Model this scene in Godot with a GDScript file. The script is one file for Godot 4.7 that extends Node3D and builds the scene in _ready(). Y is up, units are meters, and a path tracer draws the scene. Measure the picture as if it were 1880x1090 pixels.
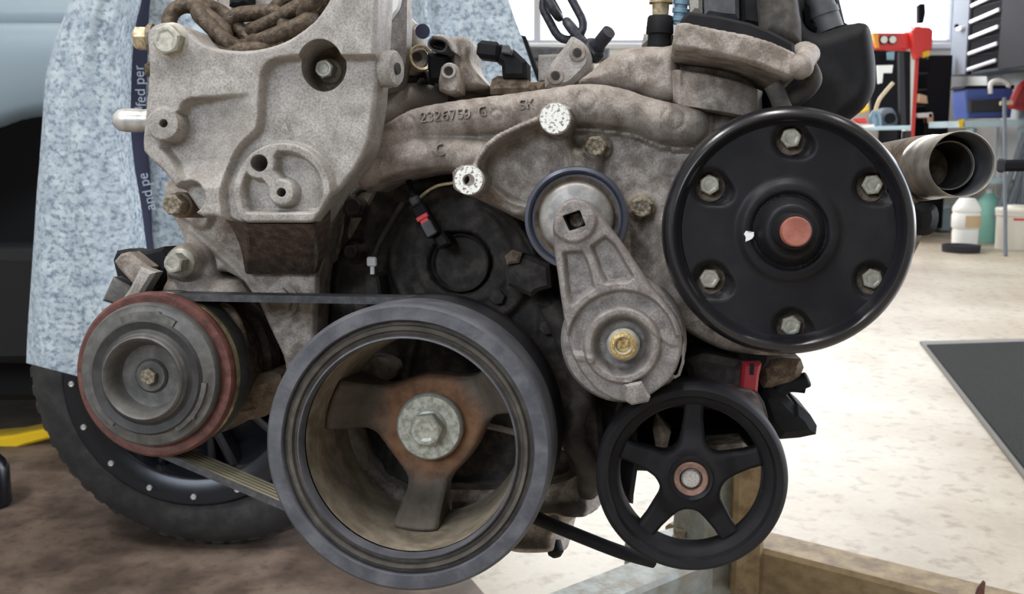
extends Node3D

# Image frame of the photograph and the lens that took it.
const FOCAL := 1932.0
const EYE := Vector3(0.0, 0.76, 0.0)
const PITCH := 8.8

var cam_right := Vector3.RIGHT
var cam_up := Vector3.UP
var cam_fwd := Vector3.FORWARD
var engine := Transform3D()      # engine axes: z along the crankshaft towards the viewer, 0 at the crank pulley's front rim
var frame := Transform3D()       # axes that new things are built in
var origin := Vector3.ZERO       # base of the thing being built, in those axes
var space := {}                  # node -> its transform in the frame of its thing
var taken := {}
var mats := {}
var rng := RandomNumberGenerator.new()


func _ready() -> void:
	rng.seed = 7
	var p := deg_to_rad(PITCH)
	cam_fwd = Vector3(0, -sin(p), -cos(p))
	cam_up = Vector3(0, cos(p), -sin(p))
	setup_camera_and_light()
	var back := ray(1200, 400).normalized()
	var ez := -back
	var ex := Vector3.UP.cross(ez).normalized()
	engine = Transform3D(Basis(ex, ez.cross(ex), ez), at(745, 824, 0.70))
	make_materials()
	frame = Transform3D()
	build_room()
	build_truck()
	build_stand()
	frame = engine
	build_block()
	build_casting()
	build_bracket()
	build_compressor()
	build_crank()
	build_belts()
	build_tensioner()
	build_water_pulley()
	build_steering_pump()
	build_top()
	build_outlet()
	build_chains()
	frame = Transform3D()
	build_background()


func setup_camera_and_light() -> void:
	var cam := Camera3D.new()
	cam.name = "camera"
	cam.keep_aspect = Camera3D.KEEP_HEIGHT
	cam.transform = Transform3D(Basis(cam_right, cam_up, -cam_fwd), EYE)
	var lens := CameraAttributesPhysical.new()
	lens.frustum_focal_length = 24.0 * FOCAL / 1090.0
	lens.frustum_focus_distance = 0.74
	lens.frustum_near = 0.05
	lens.frustum_far = 100.0
	lens.exposure_aperture = 24.0
	cam.attributes = lens
	cam.fov = rad_to_deg(2.0 * atan(545.0 / FOCAL))
	cam.near = 0.05
	add_child(cam)
	var env := Environment.new()
	env.background_mode = Environment.BG_SKY
	var sky := Sky.new()
	var sm := ProceduralSkyMaterial.new()
	sm.sky_top_color = Color(0.78, 0.87, 1.0)
	sm.sky_horizon_color = Color(0.97, 0.98, 1.0)
	sm.ground_horizon_color = Color(0.80, 0.79, 0.76)
	sm.ground_bottom_color = Color(0.55, 0.53, 0.50)
	sm.sky_energy_multiplier = 2.2
	sm.ground_energy_multiplier = 1.2
	sky.sky_material = sm
	env.sky = sky
	env.tonemap_mode = Environment.TONE_MAPPER_LINEAR
	env.tonemap_exposure = 1.0
	env.sdfgi_enabled = true
	env.ssao_enabled = true
	env.ssil_enabled = true
	var we := WorldEnvironment.new()
	we.name = "environment"
	we.environment = env
	add_child(we)
	# daylight just inside the openings: the wide back window, the bay door beside the engine, an unseen high window added as the key light
	area_light("window_daylight", Vector3(-0.2, 2.25, -8.3), Vector3(-0.2, 0.6, 0.0), Vector2(7.2, 1.5), Color(1.0, 0.99, 0.96), 3.0)
	area_light("side_bay_daylight", Vector3(3.5, 1.5, -3.0), Vector3(1.0, 0.2, -2.6), Vector2(3.2, 2.6), Color(1.0, 0.97, 0.92), 0.9)
	area_light("unseen_window_key", Vector3(-2.2, 2.75, 3.5), Vector3(0.0, 0.8, -0.7), Vector2(3.0, 1.3), Color(0.94, 0.98, 1.0), 2.6)


func area_light(called: String, where: Vector3, target: Vector3, size: Vector2, col: Color, energy: float) -> void:
	var l := AreaLight3D.new()
	l.name = called
	l.area_size = size
	l.area_normalize_energy = false
	l.light_color = col
	l.light_energy = energy
	l.shadow_enabled = true
	l.set("area_range", 30.0)
	add_child(l)
	l.look_at_from_position(where, target, Vector3.UP)


# ---------------------------------------------------------------- places
func ray(px: float, py: float) -> Vector3:
	return cam_right * ((px - 940.0) / FOCAL) + cam_up * ((545.0 - py) / FOCAL) + cam_fwd


func at(px: float, py: float, depth: float) -> Vector3:
	return EYE + ray(px, py) * depth


func on_floor(px: float, py: float, h := 0.0) -> Vector3:
	var r := ray(px, py)
	return EYE + r * ((h - EYE.y) / r.y)


# a point of the photograph on the engine plane at height z along the shaft, in engine axes
func ep(px: float, py: float, z := 0.0) -> Vector3:
	var o := engine.affine_inverse() * EYE
	var r := engine.basis.inverse() * ray(px, py)
	return o + r * ((z - o.z) / r.z)


# where a point given in engine axes falls on the photograph
func seen_at(p: Vector3) -> Vector2:
	var v := engine * p - EYE
	var d := v.dot(cam_fwd)
	return Vector2(940.0 + FOCAL * v.dot(cam_right) / d, 545.0 - FOCAL * v.dot(cam_up) / d)


func metre(px: float, py: float, z: float) -> float:
	return (ep(px + 10, py, z) - ep(px - 10, py, z)).length() / 20.0


# ---------------------------------------------------------------- nodes
func numbered(called: String, parent: Node) -> String:
	var key := str(parent.get_instance_id()) + called
	taken[key] = taken.get(key, 0) + 1
	return called if taken[key] == 1 else "%s_%03d" % [called, taken[key] - 1]


func thing(called: String, label: String, category: String, base: Vector3, group := "", turn := Basis.IDENTITY) -> Node3D:
	var o := Node3D.new()
	o.name = numbered(called, self)
	origin = base
	var local := Transform3D(turn, base)
	o.transform = frame * local
	space[o] = local
	add_child(o, true)
	tag(o, label, category, group)
	return o


func tag(o: Node3D, label: String, category := "", group := "", kind := "") -> void:
	if label: o.set_meta("label", label)
	if category: o.set_meta("category", category)
	if group: o.set_meta("group", group)
	if kind: o.set_meta("kind", kind)


# xf is given in the axes of the frame, whatever the parent
func part(parent: Node3D, called: String, shape, m: Material, xf := Transform3D.IDENTITY) -> MeshInstance3D:
	var o := MeshInstance3D.new()
	o.name = numbered(called, parent)
	o.mesh = shape.mesh() if shape is Geo else shape
	o.material_override = m
	o.transform = space[parent].affine_inverse() * xf
	space[o] = xf
	parent.add_child(o, true)
	return o


func single(called: String, label: String, category: String, shape, m: Material, xf := Transform3D.IDENTITY, group := "") -> MeshInstance3D:
	var o := MeshInstance3D.new()
	o.name = numbered(called, self)
	o.mesh = shape.mesh() if shape is Geo else shape
	o.material_override = m
	o.transform = frame * xf
	space[o] = xf
	add_child(o, true)
	tag(o, label, category, group)
	return o


func structure(called: String, shape, m: Material, parent: Node = self, xf := Transform3D.IDENTITY) -> MeshInstance3D:
	var o := MeshInstance3D.new()
	o.name = numbered(called, parent)
	o.mesh = shape.mesh() if shape is Geo else shape
	o.material_override = m
	o.transform = xf
	space[o] = xf
	parent.add_child(o, true)
	if parent == self:
		o.set_meta("kind", "structure")
	return o


func shift(v: Vector3) -> Transform3D:
	return Transform3D(Basis.IDENTITY, v)


# a frame whose z axis points along dir
func facing(v: Vector3, dir: Vector3, spin := 0.0) -> Transform3D:
	var z := dir.normalized()
	var up := Vector3.UP if absf(z.y) < 0.95 else Vector3.RIGHT
	var x := up.cross(z).normalized()
	return Transform3D(Basis(x, z.cross(x), z) * Basis(Vector3(0, 0, 1), spin), v)


# ---------------------------------------------------------------- geometry
class Geo:
	var v := PackedVector3Array()
	var n := PackedVector3Array()
	var i := PackedInt32Array()
	var c := PackedColorArray()

	func mesh() -> ArrayMesh:
		var a := []
		a.resize(Mesh.ARRAY_MAX)
		a[Mesh.ARRAY_VERTEX] = v
		a[Mesh.ARRAY_NORMAL] = n
		a[Mesh.ARRAY_INDEX] = i
		if c.size() == v.size():
			a[Mesh.ARRAY_COLOR] = c
		var m := ArrayMesh.new()
		m.add_surface_from_arrays(Mesh.PRIMITIVE_TRIANGLES, a)
		return m

	func vert(p: Vector3, q: Vector3) -> int:
		v.append(p)
		n.append(q)
		return v.size() - 1

	func tri(a: int, b: int, c: int) -> void:
		var g := (v[b] - v[a]).cross(v[c] - v[a])
		if g.dot(n[a] + n[b] + n[c]) > 0.0:
			i.append_array(PackedInt32Array([a, c, b]))
		else:
			i.append_array(PackedInt32Array([a, b, c]))

	func quad(a: int, b: int, c: int, d: int) -> void:
		tri(a, b, c)
		tri(a, c, d)

	func face(pts: Array, nn: Vector3) -> void:
		var k := []
		for p in pts:
			k.append(vert(p, nn))
		for j in range(1, pts.size() - 1):
			tri(k[0], k[j], k[j + 1])

	func add(o: Geo, xf := Transform3D.IDENTITY) -> Geo:
		var base := v.size()
		for j in o.v.size():
			v.append(xf * o.v[j])
			n.append((xf.basis * o.n[j]).normalized())
		for j in o.i:
			i.append(base + j)
		return self


# profile: (radius, z) pairs; travelling outwards gives a face that looks along +z
func lathe(profile: Array, segs := 48, arc := TAU, start := 0.0) -> Geo:
	var g := Geo.new()
	var pts := []
	for k in range(0, profile.size()):
		pts.append(profile[k] if profile[k] is Vector2 else Vector2(profile[k][0], profile[k][1]))
	var nrm := []
	for k in pts.size() - 1:
		var d: Vector2 = (pts[k + 1] - pts[k]).normalized()
		nrm.append(Vector2(-d.y, d.x))
	for k in pts.size() - 1:
		var na: Vector2 = nrm[k]
		var nb: Vector2 = nrm[k]
		if k > 0 and nrm[k].dot(nrm[k - 1]) > 0.72: na = (nrm[k] + nrm[k - 1]).normalized()
		if k < nrm.size() - 1 and nrm[k].dot(nrm[k + 1]) > 0.72: nb = (nrm[k] + nrm[k + 1]).normalized()
		var base := g.v.size()
		for s in segs + 1:
			var a := start + arc * s / segs
			var c := cos(a)
			var si := sin(a)
			g.vert(Vector3(pts[k].x * c, pts[k].x * si, pts[k].y), Vector3(na.x * c, na.x * si, na.y))
			g.vert(Vector3(pts[k + 1].x * c, pts[k + 1].x * si, pts[k + 1].y), Vector3(nb.x * c, nb.x * si, nb.y))
		for s in segs:
			var q := base + s * 2
			g.quad(q, q + 1, q + 3, q + 2)
	return g


func cylinder(r: float, z0: float, z1: float, bev := 0.0, segs := 32) -> Geo:
	return lathe([[0, z1], [r - bev, z1], [r, z1 - bev], [r, z0], [0, z0]], segs)


func smooth_poly(pts: Array, sub := 4) -> PackedVector2Array:
	var out := PackedVector2Array()
	var m := pts.size()
	for k in m:
		var a := Vector2(pts[(k + m - 1) % m][0], pts[(k + m - 1) % m][1])
		var b := Vector2(pts[k][0], pts[k][1])
		var c := Vector2(pts[(k + 1) % m][0], pts[(k + 1) % m][1])
		var d := Vector2(pts[(k + 2) % m][0], pts[(k + 2) % m][1])
		for s in sub:
			out.append(b.cubic_interpolate(c, a, d, float(s) / sub))
	return out


func flat_poly(pts: Array) -> PackedVector2Array:
	var out := PackedVector2Array()
	for q in pts:
		out.append(Vector2(q[0], q[1]))
	return out


func smooth_path(pts: Array, sub := 6) -> PackedVector3Array:
	var out := PackedVector3Array()
	var m := pts.size()
	for k in m - 1:
		var a: Vector3 = pts[maxi(k - 1, 0)]
		var d: Vector3 = pts[mini(k + 2, m - 1)]
		for s in sub:
			out.append((pts[k] as Vector3).cubic_interpolate(pts[k + 1], a, d, float(s) / sub))
	out.append(pts[m - 1])
	return out


# an outline pushed through from z0 (back) to z1 (front) with a chamfered front edge
func prism(poly: PackedVector2Array, z0: float, z1: float, bev := 0.0, back := true) -> Geo:
	var g := Geo.new()
	var m := poly.size()
	var area := 0.0
	for k in m:
		area += poly[k].cross(poly[(k + 1) % m])
	if area < 0.0:
		poly.reverse()
	var en := []
	for k in m:
		var d := (poly[(k + 1) % m] - poly[k]).normalized()
		en.append(Vector2(d.y, -d.x))
	var ins := PackedVector2Array()
	for k in m:
		var a: Vector2 = en[(k + m - 1) % m]
		var b: Vector2 = en[k]
		var mid := (a + b).normalized()
		ins.append(poly[k] - mid * bev / maxf(0.5, mid.dot(a)))
	var t := Geometry2D.triangulate_polygon(ins)
	var base := g.v.size()
	for q in ins:
		g.vert(Vector3(q.x, q.y, z1), Vector3(0, 0, 1))
	for k in range(0, t.size(), 3):
		g.tri(base + t[k], base + t[k + 1], base + t[k + 2])
	if back:
		base = g.v.size()
		t = Geometry2D.triangulate_polygon(poly)
		for q in poly:
			g.vert(Vector3(q.x, q.y, z0), Vector3(0, 0, -1))
		for k in range(0, t.size(), 3):
			g.tri(base + t[k], base + t[k + 1], base + t[k + 2])
	for k in m:
		var l := (k + 1) % m
		var e: Vector2 = en[k]
		var pa: Vector2 = en[(k + m - 1) % m]
		var pb: Vector2 = en[l]
		var na := (e + pa).normalized() if e.dot(pa) > 0.7 else e
		var nb := (e + pb).normalized() if e.dot(pb) > 0.7 else e
		var a3 := Vector3(na.x, na.y, 0)
		var b3 := Vector3(nb.x, nb.y, 0)
		g.quad(g.vert(Vector3(poly[k].x, poly[k].y, z0), a3), g.vert(Vector3(poly[l].x, poly[l].y, z0), b3), g.vert(Vector3(poly[l].x, poly[l].y, z1 - bev), b3), g.vert(Vector3(poly[k].x, poly[k].y, z1 - bev), a3))
		if bev > 0.0:
			var up := Vector3(0, 0, 1)
			g.quad(g.vert(Vector3(poly[k].x, poly[k].y, z1 - bev), (a3 + up).normalized()), g.vert(Vector3(poly[l].x, poly[l].y, z1 - bev), (b3 + up).normalized()), g.vert(Vector3(ins[l].x, ins[l].y, z1), (b3 + up).normalized()), g.vert(Vector3(ins[k].x, ins[k].y, z1), (a3 + up).normalized()))
	return g


# an outline traced on the photograph, on the engine plane at zf
func outline(pts: Array, zf: float, sub := 0) -> PackedVector2Array:
	var q := smooth_poly(pts, sub) if sub > 0 else flat_poly(pts)
	var out := PackedVector2Array()
	for c in q:
		var e := ep(c.x, c.y, zf)
		out.append(Vector2(e.x, e.y))
	return out


func slab(pts: Array, zf: float, zb: float, bev := 0.001, sub := 0) -> Geo:
	return prism(outline(pts, zf, sub), zb, zf, bev)


func tube(path: PackedVector3Array, r: float, segs := 12, closed := false, caps := true, r2 := -1.0) -> Geo:
	var g := Geo.new()
	var m := path.size()
	var side := Vector3.ZERO
	for k in m:
		var d: Vector3
		if closed:
			d = (path[(k + 1) % m] - path[(k + m - 1) % m]).normalized()
		else:
			d = (path[mini(k + 1, m - 1)] - path[maxi(k - 1, 0)]).normalized()
		if k == 0:
			side = d.cross(Vector3.UP if absf(d.y) < 0.9 else Vector3.RIGHT).normalized()
		else:
			side = (side - d * side.dot(d)).normalized()
		var other := d.cross(side)
		var rr := r if r2 < 0.0 else lerpf(r, r2, float(k) / (m - 1))
		for s in segs:
			var a := TAU * s / segs
			var q := side * cos(a) + other * sin(a)
			g.vert(path[k] + q * rr, q)
	for k in (m if closed else m - 1):
		for s in segs:
			var a := k * segs + s
			var b := k * segs + (s + 1) % segs
			var c := ((k + 1) % m) * segs + (s + 1) % segs
			var e := ((k + 1) % m) * segs + s
			g.quad(a, b, c, e)
	if caps and not closed:
		for end in [0, m - 1]:
			var d := (path[0] - path[1]).normalized() if end == 0 else (path[m - 1] - path[m - 2]).normalized()
			var ring := []
			for s in segs:
				ring.append(g.v[end * segs + s])
			g.face(ring, d)
	return g


func bar(a: Vector3, b: Vector3, r: float, segs := 12) -> Geo:
	return tube(PackedVector3Array([a, b]), r, segs)


# a box with chamfered edges, centred
func box(size: Vector3, bev := 0.002) -> Geo:
	var g := Geo.new()
	var h := size / 2.0
	bev = minf(bev, minf(h.x, minf(h.y, h.z)) * 0.98)
	var ax := [Vector3(1, 0, 0), Vector3(0, 1, 0), Vector3(0, 0, 1)]
	for k in 3:
		for s: float in [-1.0, 1.0]:
			var u: Vector3 = ax[(k + 1) % 3]
			var w: Vector3 = ax[(k + 2) % 3]
			var c: Vector3 = ax[k] * h[k] * s
			var hu: float = h[(k + 1) % 3] - bev
			var hw: float = h[(k + 2) % 3] - bev
			g.face([c - u * hu - w * hw, c + u * hu - w * hw, c + u * hu + w * hw, c - u * hu + w * hw], ax[k] * s)
	if bev > 0.0:
		for k in 3:
			var u := (k + 1) % 3
			var w := (k + 2) % 3
			var along: Vector3 = ax[k] * (h[k] - bev)
			for su: float in [-1.0, 1.0]:
				for sw: float in [-1.0, 1.0]:
					var p: Vector3 = ax[u] * su * h[u] + ax[w] * sw * (h[w] - bev)
					var q: Vector3 = ax[u] * su * (h[u] - bev) + ax[w] * sw * h[w]
					g.face([p - along, p + along, q + along, q - along], (ax[u] * su + ax[w] * sw).normalized())
		for sx: float in [-1.0, 1.0]:
			for sy: float in [-1.0, 1.0]:
				for sz: float in [-1.0, 1.0]:
					var s := Vector3(sx, sy, sz)
					var i0 := h - Vector3.ONE * bev
					g.face([s * Vector3(h.x, i0.y, i0.z), s * Vector3(i0.x, h.y, i0.z), s * Vector3(i0.x, i0.y, h.z)], s.normalized())
	return g


func block(lo: Vector3, hi: Vector3, bev := 0.0) -> Geo:
	return Geo.new().add(box((hi - lo).abs(), bev), shift((lo + hi) / 2.0))


# hexagon head: across-corner radius r, height h, chamfered top with a shallow dish
func hexagon(r: float, h: float, spin := 0.0) -> Geo:
	var g := Geo.new()
	for k in 6:
		var a := spin + TAU * k / 6
		var b := spin + TAU * (k + 1) / 6
		var m := (a + b) / 2
		var nn := Vector3(cos(m), sin(m), 0)
		var pa := Vector3(cos(a), sin(a), 0) * r
		var pb := Vector3(cos(b), sin(b), 0) * r
		var mid := nn * r * 0.866
		var top := Vector3(0, 0, h)
		var low := Vector3(0, 0, h * 0.84)
		var low2 := Vector3(0, 0, h * 0.93)
		g.face([pa, pb, pb + low, mid + low2, pa + low], nn)
		g.face([pa + low, mid + low2, mid * 0.93 + top, pa * 0.82 + top], (nn + Vector3(0, 0, 1.6)).normalized())
		g.face([mid + low2, pb + low, pb * 0.82 + top, mid * 0.93 + top], (nn + Vector3(0, 0, 1.6)).normalized())
		g.face([pa * 0.82 + top, mid * 0.93 + top, mid * 0.72 + top, pa * 0.66 + top], Vector3(0, 0, 1))
		g.face([mid * 0.93 + top, pb * 0.82 + top, pb * 0.66 + top, mid * 0.72 + top], Vector3(0, 0, 1))
		var dish := Vector3(0, 0, h * 0.93)
		g.face([pa * 0.66 + top, mid * 0.72 + top, pb * 0.66 + top, pb * 0.5 + dish, pa * 0.5 + dish], Vector3(-nn.x * 0.3, -nn.y * 0.3, 1).normalized())
		g.face([pa * 0.5 + dish, pb * 0.5 + dish, dish], Vector3(0, 0, 1))
	return g


# a bolt seen head on: head with flange and, behind it, its shank
func bolt(parent: Node3D, c: Vector3, r: float, h: float, m: Material, flange := 0.0, spin := 0.2, axis := Vector3(0, 0, 1), called := "bolt") -> MeshInstance3D:
	var xf := facing(c, axis, spin)
	var g := hexagon(r, h)
	g.add(cylinder(r * 0.55, -h * 1.5, 0.001, 0, 16))
	var o := part(parent, called, g, m, xf)
	if flange > 0.0:
		part(o, "washer", lathe([[r * 0.5, h * 0.22], [flange * 0.9, h * 0.16], [flange, h * 0.08], [flange, -h * 0.1]], 32), m, xf)
	return o


# ---------------------------------------------------------------- distances on the photograph, in pixels
func rnd(d: float, r: float) -> float:
	if d <= -r: return 0.0
	if d >= 0.0: return 1.0
	var t := 1.0 + d / r
	return 1.0 - sqrt(1.0 - t * t)


func inn(d: float, w: float) -> float:      # 1 inside, 0 outside, w wide
	var t := clampf(0.5 - d / w, 0.0, 1.0)
	return t * t * (3.0 - 2.0 * t)


func seg(p: Vector2, a: Vector2, b: Vector2) -> float:
	var e := b - a
	return (p - a - e * clampf((p - a).dot(e) / e.length_squared(), 0.0, 1.0)).length()


func path_d(p: Vector2, q: PackedVector2Array) -> float:
	var d := 1e9
	for k in q.size() - 1:
		d = minf(d, seg(p, q[k], q[k + 1]))
	return d


func poly_d(p: Vector2, q: PackedVector2Array) -> float:
	var m := q.size()
	var d := 1e12
	var s := 1.0
	var j := m - 1
	for k in m:
		var a := q[k]
		var b := q[j]
		var e := b - a
		var w := p - a
		d = minf(d, (w - e * clampf(w.dot(e) / e.length_squared(), 0.0, 1.0)).length_squared())
		var c1 := p.y >= a.y
		var c2 := p.y < b.y
		var c3 := e.x * w.y > e.y * w.x
		if (c1 and c2 and c3) or (not c1 and not c2 and not c3): s = -s
		j = k
	return s * sqrt(d)


func smax(a: float, b: float, k: float) -> float:
	var h := clampf(0.5 + 0.5 * (a - b) / k, 0.0, 1.0)
	return lerpf(b, a, h) + k * h * (1.0 - h)


# a casting: front surface height(p) over the region inside(p) < 0 of the photograph, walls running back to zback
func relief(zr: float, lo: Vector2, hi: Vector2, cell: float, inside: Callable, height: Callable, zback: float) -> Geo:
	var nx := int(ceil((hi.x - lo.x) / cell)) + 1
	var ny := int(ceil((hi.y - lo.y) / cell)) + 1
	var d := PackedFloat32Array()
	var pos := PackedVector3Array()
	d.resize(nx * ny)
	pos.resize(nx * ny)
	for y in ny:
		for x in nx:
			var p := lo + Vector2(x, y) * cell
			var k := y * nx + x
			d[k] = inside.call(p)
			if absf(d[k]) < 1e-3: d[k] = 1e-3
			pos[k] = ep(p.x, p.y, zr)
			if d[k] < cell * 2.5:
				pos[k].z = height.call(p)
			else:
				pos[k].z = zback
	var g := Geo.new()
	var at_node := PackedInt32Array()
	at_node.resize(nx * ny)
	at_node.fill(-1)
	var nor := PackedVector3Array()
	nor.resize(nx * ny)
	for y in ny:
		for x in nx:
			var k := y * nx + x
			if d[k] > cell * 1.6:
				nor[k] = Vector3(0, 0, 1)
				continue
			var l := k - 1 if x > 0 and d[k - 1] < cell * 2.5 else k
			var r := k + 1 if x < nx - 1 and d[k + 1] < cell * 2.5 else k
			var u := k - nx if y > 0 and d[k - nx] < cell * 2.5 else k
			var w := k + nx if y < ny - 1 and d[k + nx] < cell * 2.5 else k
			var q := (pos[r] - pos[l]).cross(pos[u] - pos[w])
			nor[k] = q.normalized() if q.length_squared() > 1e-20 else Vector3(0, 0, 1)
			if nor[k].z < 0.0: nor[k] = -nor[k]
	var cut := {}
	for y in ny - 1:
		for x in nx - 1:
			var c := [y * nx + x, y * nx + x + 1, (y + 1) * nx + x + 1, (y + 1) * nx + x]
			var any := false
			var all := true
			for k in c:
				if d[k] < 0.0: any = true
				else: all = false
			if not any: continue
			var ids := []
			var edge := []
			for e in 4:
				var a: int = c[e]
				var b: int = c[(e + 1) % 4]
				if d[a] < 0.0:
					if at_node[a] < 0: at_node[a] = g.vert(pos[a], nor[a])
					ids.append(at_node[a])
				if (d[a] < 0.0) != (d[b] < 0.0):
					var key := Vector2i(mini(a, b), maxi(a, b))
					if not cut.has(key):
						var t: float = d[key.x] / (d[key.x] - d[key.y])
						var pa := lo + Vector2(key.x % nx, key.x / nx) * cell
						var pb := lo + Vector2(key.y % nx, key.y / nx) * cell
						var p := pa.lerp(pb, t)
						var q := ep(p.x, p.y, zr)
						q.z = height.call(p)
						var grad := Vector2(inside.call(p + Vector2(1, 0)) - inside.call(p - Vector2(1, 0)), -(inside.call(p + Vector2(0, 1)) - inside.call(p - Vector2(0, 1)))).normalized()
						var inn_n: Vector3 = nor[key.x] if d[key.x] < 0.0 else nor[key.y]
						var wall := Vector3(grad.x, grad.y, 0)
						var top := g.vert(q, (inn_n + wall * 0.35).normalized())
						cut[key] = [top, g.vert(q, wall), g.vert(Vector3(q.x, q.y, zback), wall)]
					ids.append(cut[key][0])
					edge.append(cut[key])
			if all:
				g.quad(ids[0], ids[1], ids[2], ids[3])
			else:
				for k in range(1, ids.size() - 1):
					g.tri(ids[0], ids[k], ids[k + 1])
				for k in range(0, edge.size() - 1, 2):
					g.quad(edge[k][1], edge[k + 1][1], edge[k + 1][2], edge[k][2])
	return g


# ---------------------------------------------------------------- materials
func noise_tex(cols: Array, freq := 0.02, sd := 1, kind := FastNoiseLite.TYPE_SIMPLEX_SMOOTH, size := 512, lo := 0.25, hi := 0.75) -> NoiseTexture2D:
	var f := FastNoiseLite.new()
	f.seed = sd
	f.noise_type = kind
	f.frequency = freq
	f.fractal_octaves = 5
	f.fractal_gain = 0.6
	var t := NoiseTexture2D.new()
	t.width = size
	t.height = size
	t.seamless = true
	t.normalize = true
	var ramp := Gradient.new()
	var off := PackedFloat32Array()
	var cc := PackedColorArray()
	for k in cols.size():
		off.append(lerpf(lo, hi, float(k) / maxf(1.0, cols.size() - 1)))
		cc.append(cols[k])
	ramp.offsets = off
	ramp.colors = cc
	t.color_ramp = ramp
	t.noise = f
	return t


func rgb(r: float, g: float, b: float) -> Color:
	return Color(r / 255.0, g / 255.0, b / 255.0)


func plain(called: String, c: Color, rough := 0.6, metal := 0.0) -> StandardMaterial3D:
	var m := StandardMaterial3D.new()
	m.resource_name = called
	m.albedo_color = c
	m.roughness = rough
	m.metallic = metal
	mats[called] = m
	return m


func mottled(called: String, cols: Array, rough := 0.6, metal := 0.0, tile := 0.12, freq := 0.02, bump := 0.0, fine: Texture2D = null) -> StandardMaterial3D:
	var m := plain(called, Color.WHITE, rough, metal)
	m.albedo_texture = noise_tex(cols, freq, called.hash() % 1000)
	m.uv1_triplanar = true
	m.uv1_scale = Vector3.ONE / tile
	if bump > 0.0:
		m.heightmap_enabled = true
		m.heightmap_texture = grain
		m.heightmap_scale = bump
	if fine:
		m.detail_enabled = true
		m.detail_albedo = fine
		m.detail_blend_mode = BaseMaterial3D.BLEND_MODE_MUL
		m.detail_uv_layer = BaseMaterial3D.DETAIL_UV_2
		m.uv2_triplanar = true
		m.uv2_scale = Vector3.ONE / (tile * 0.37)
	return m


var grain: NoiseTexture2D


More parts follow.
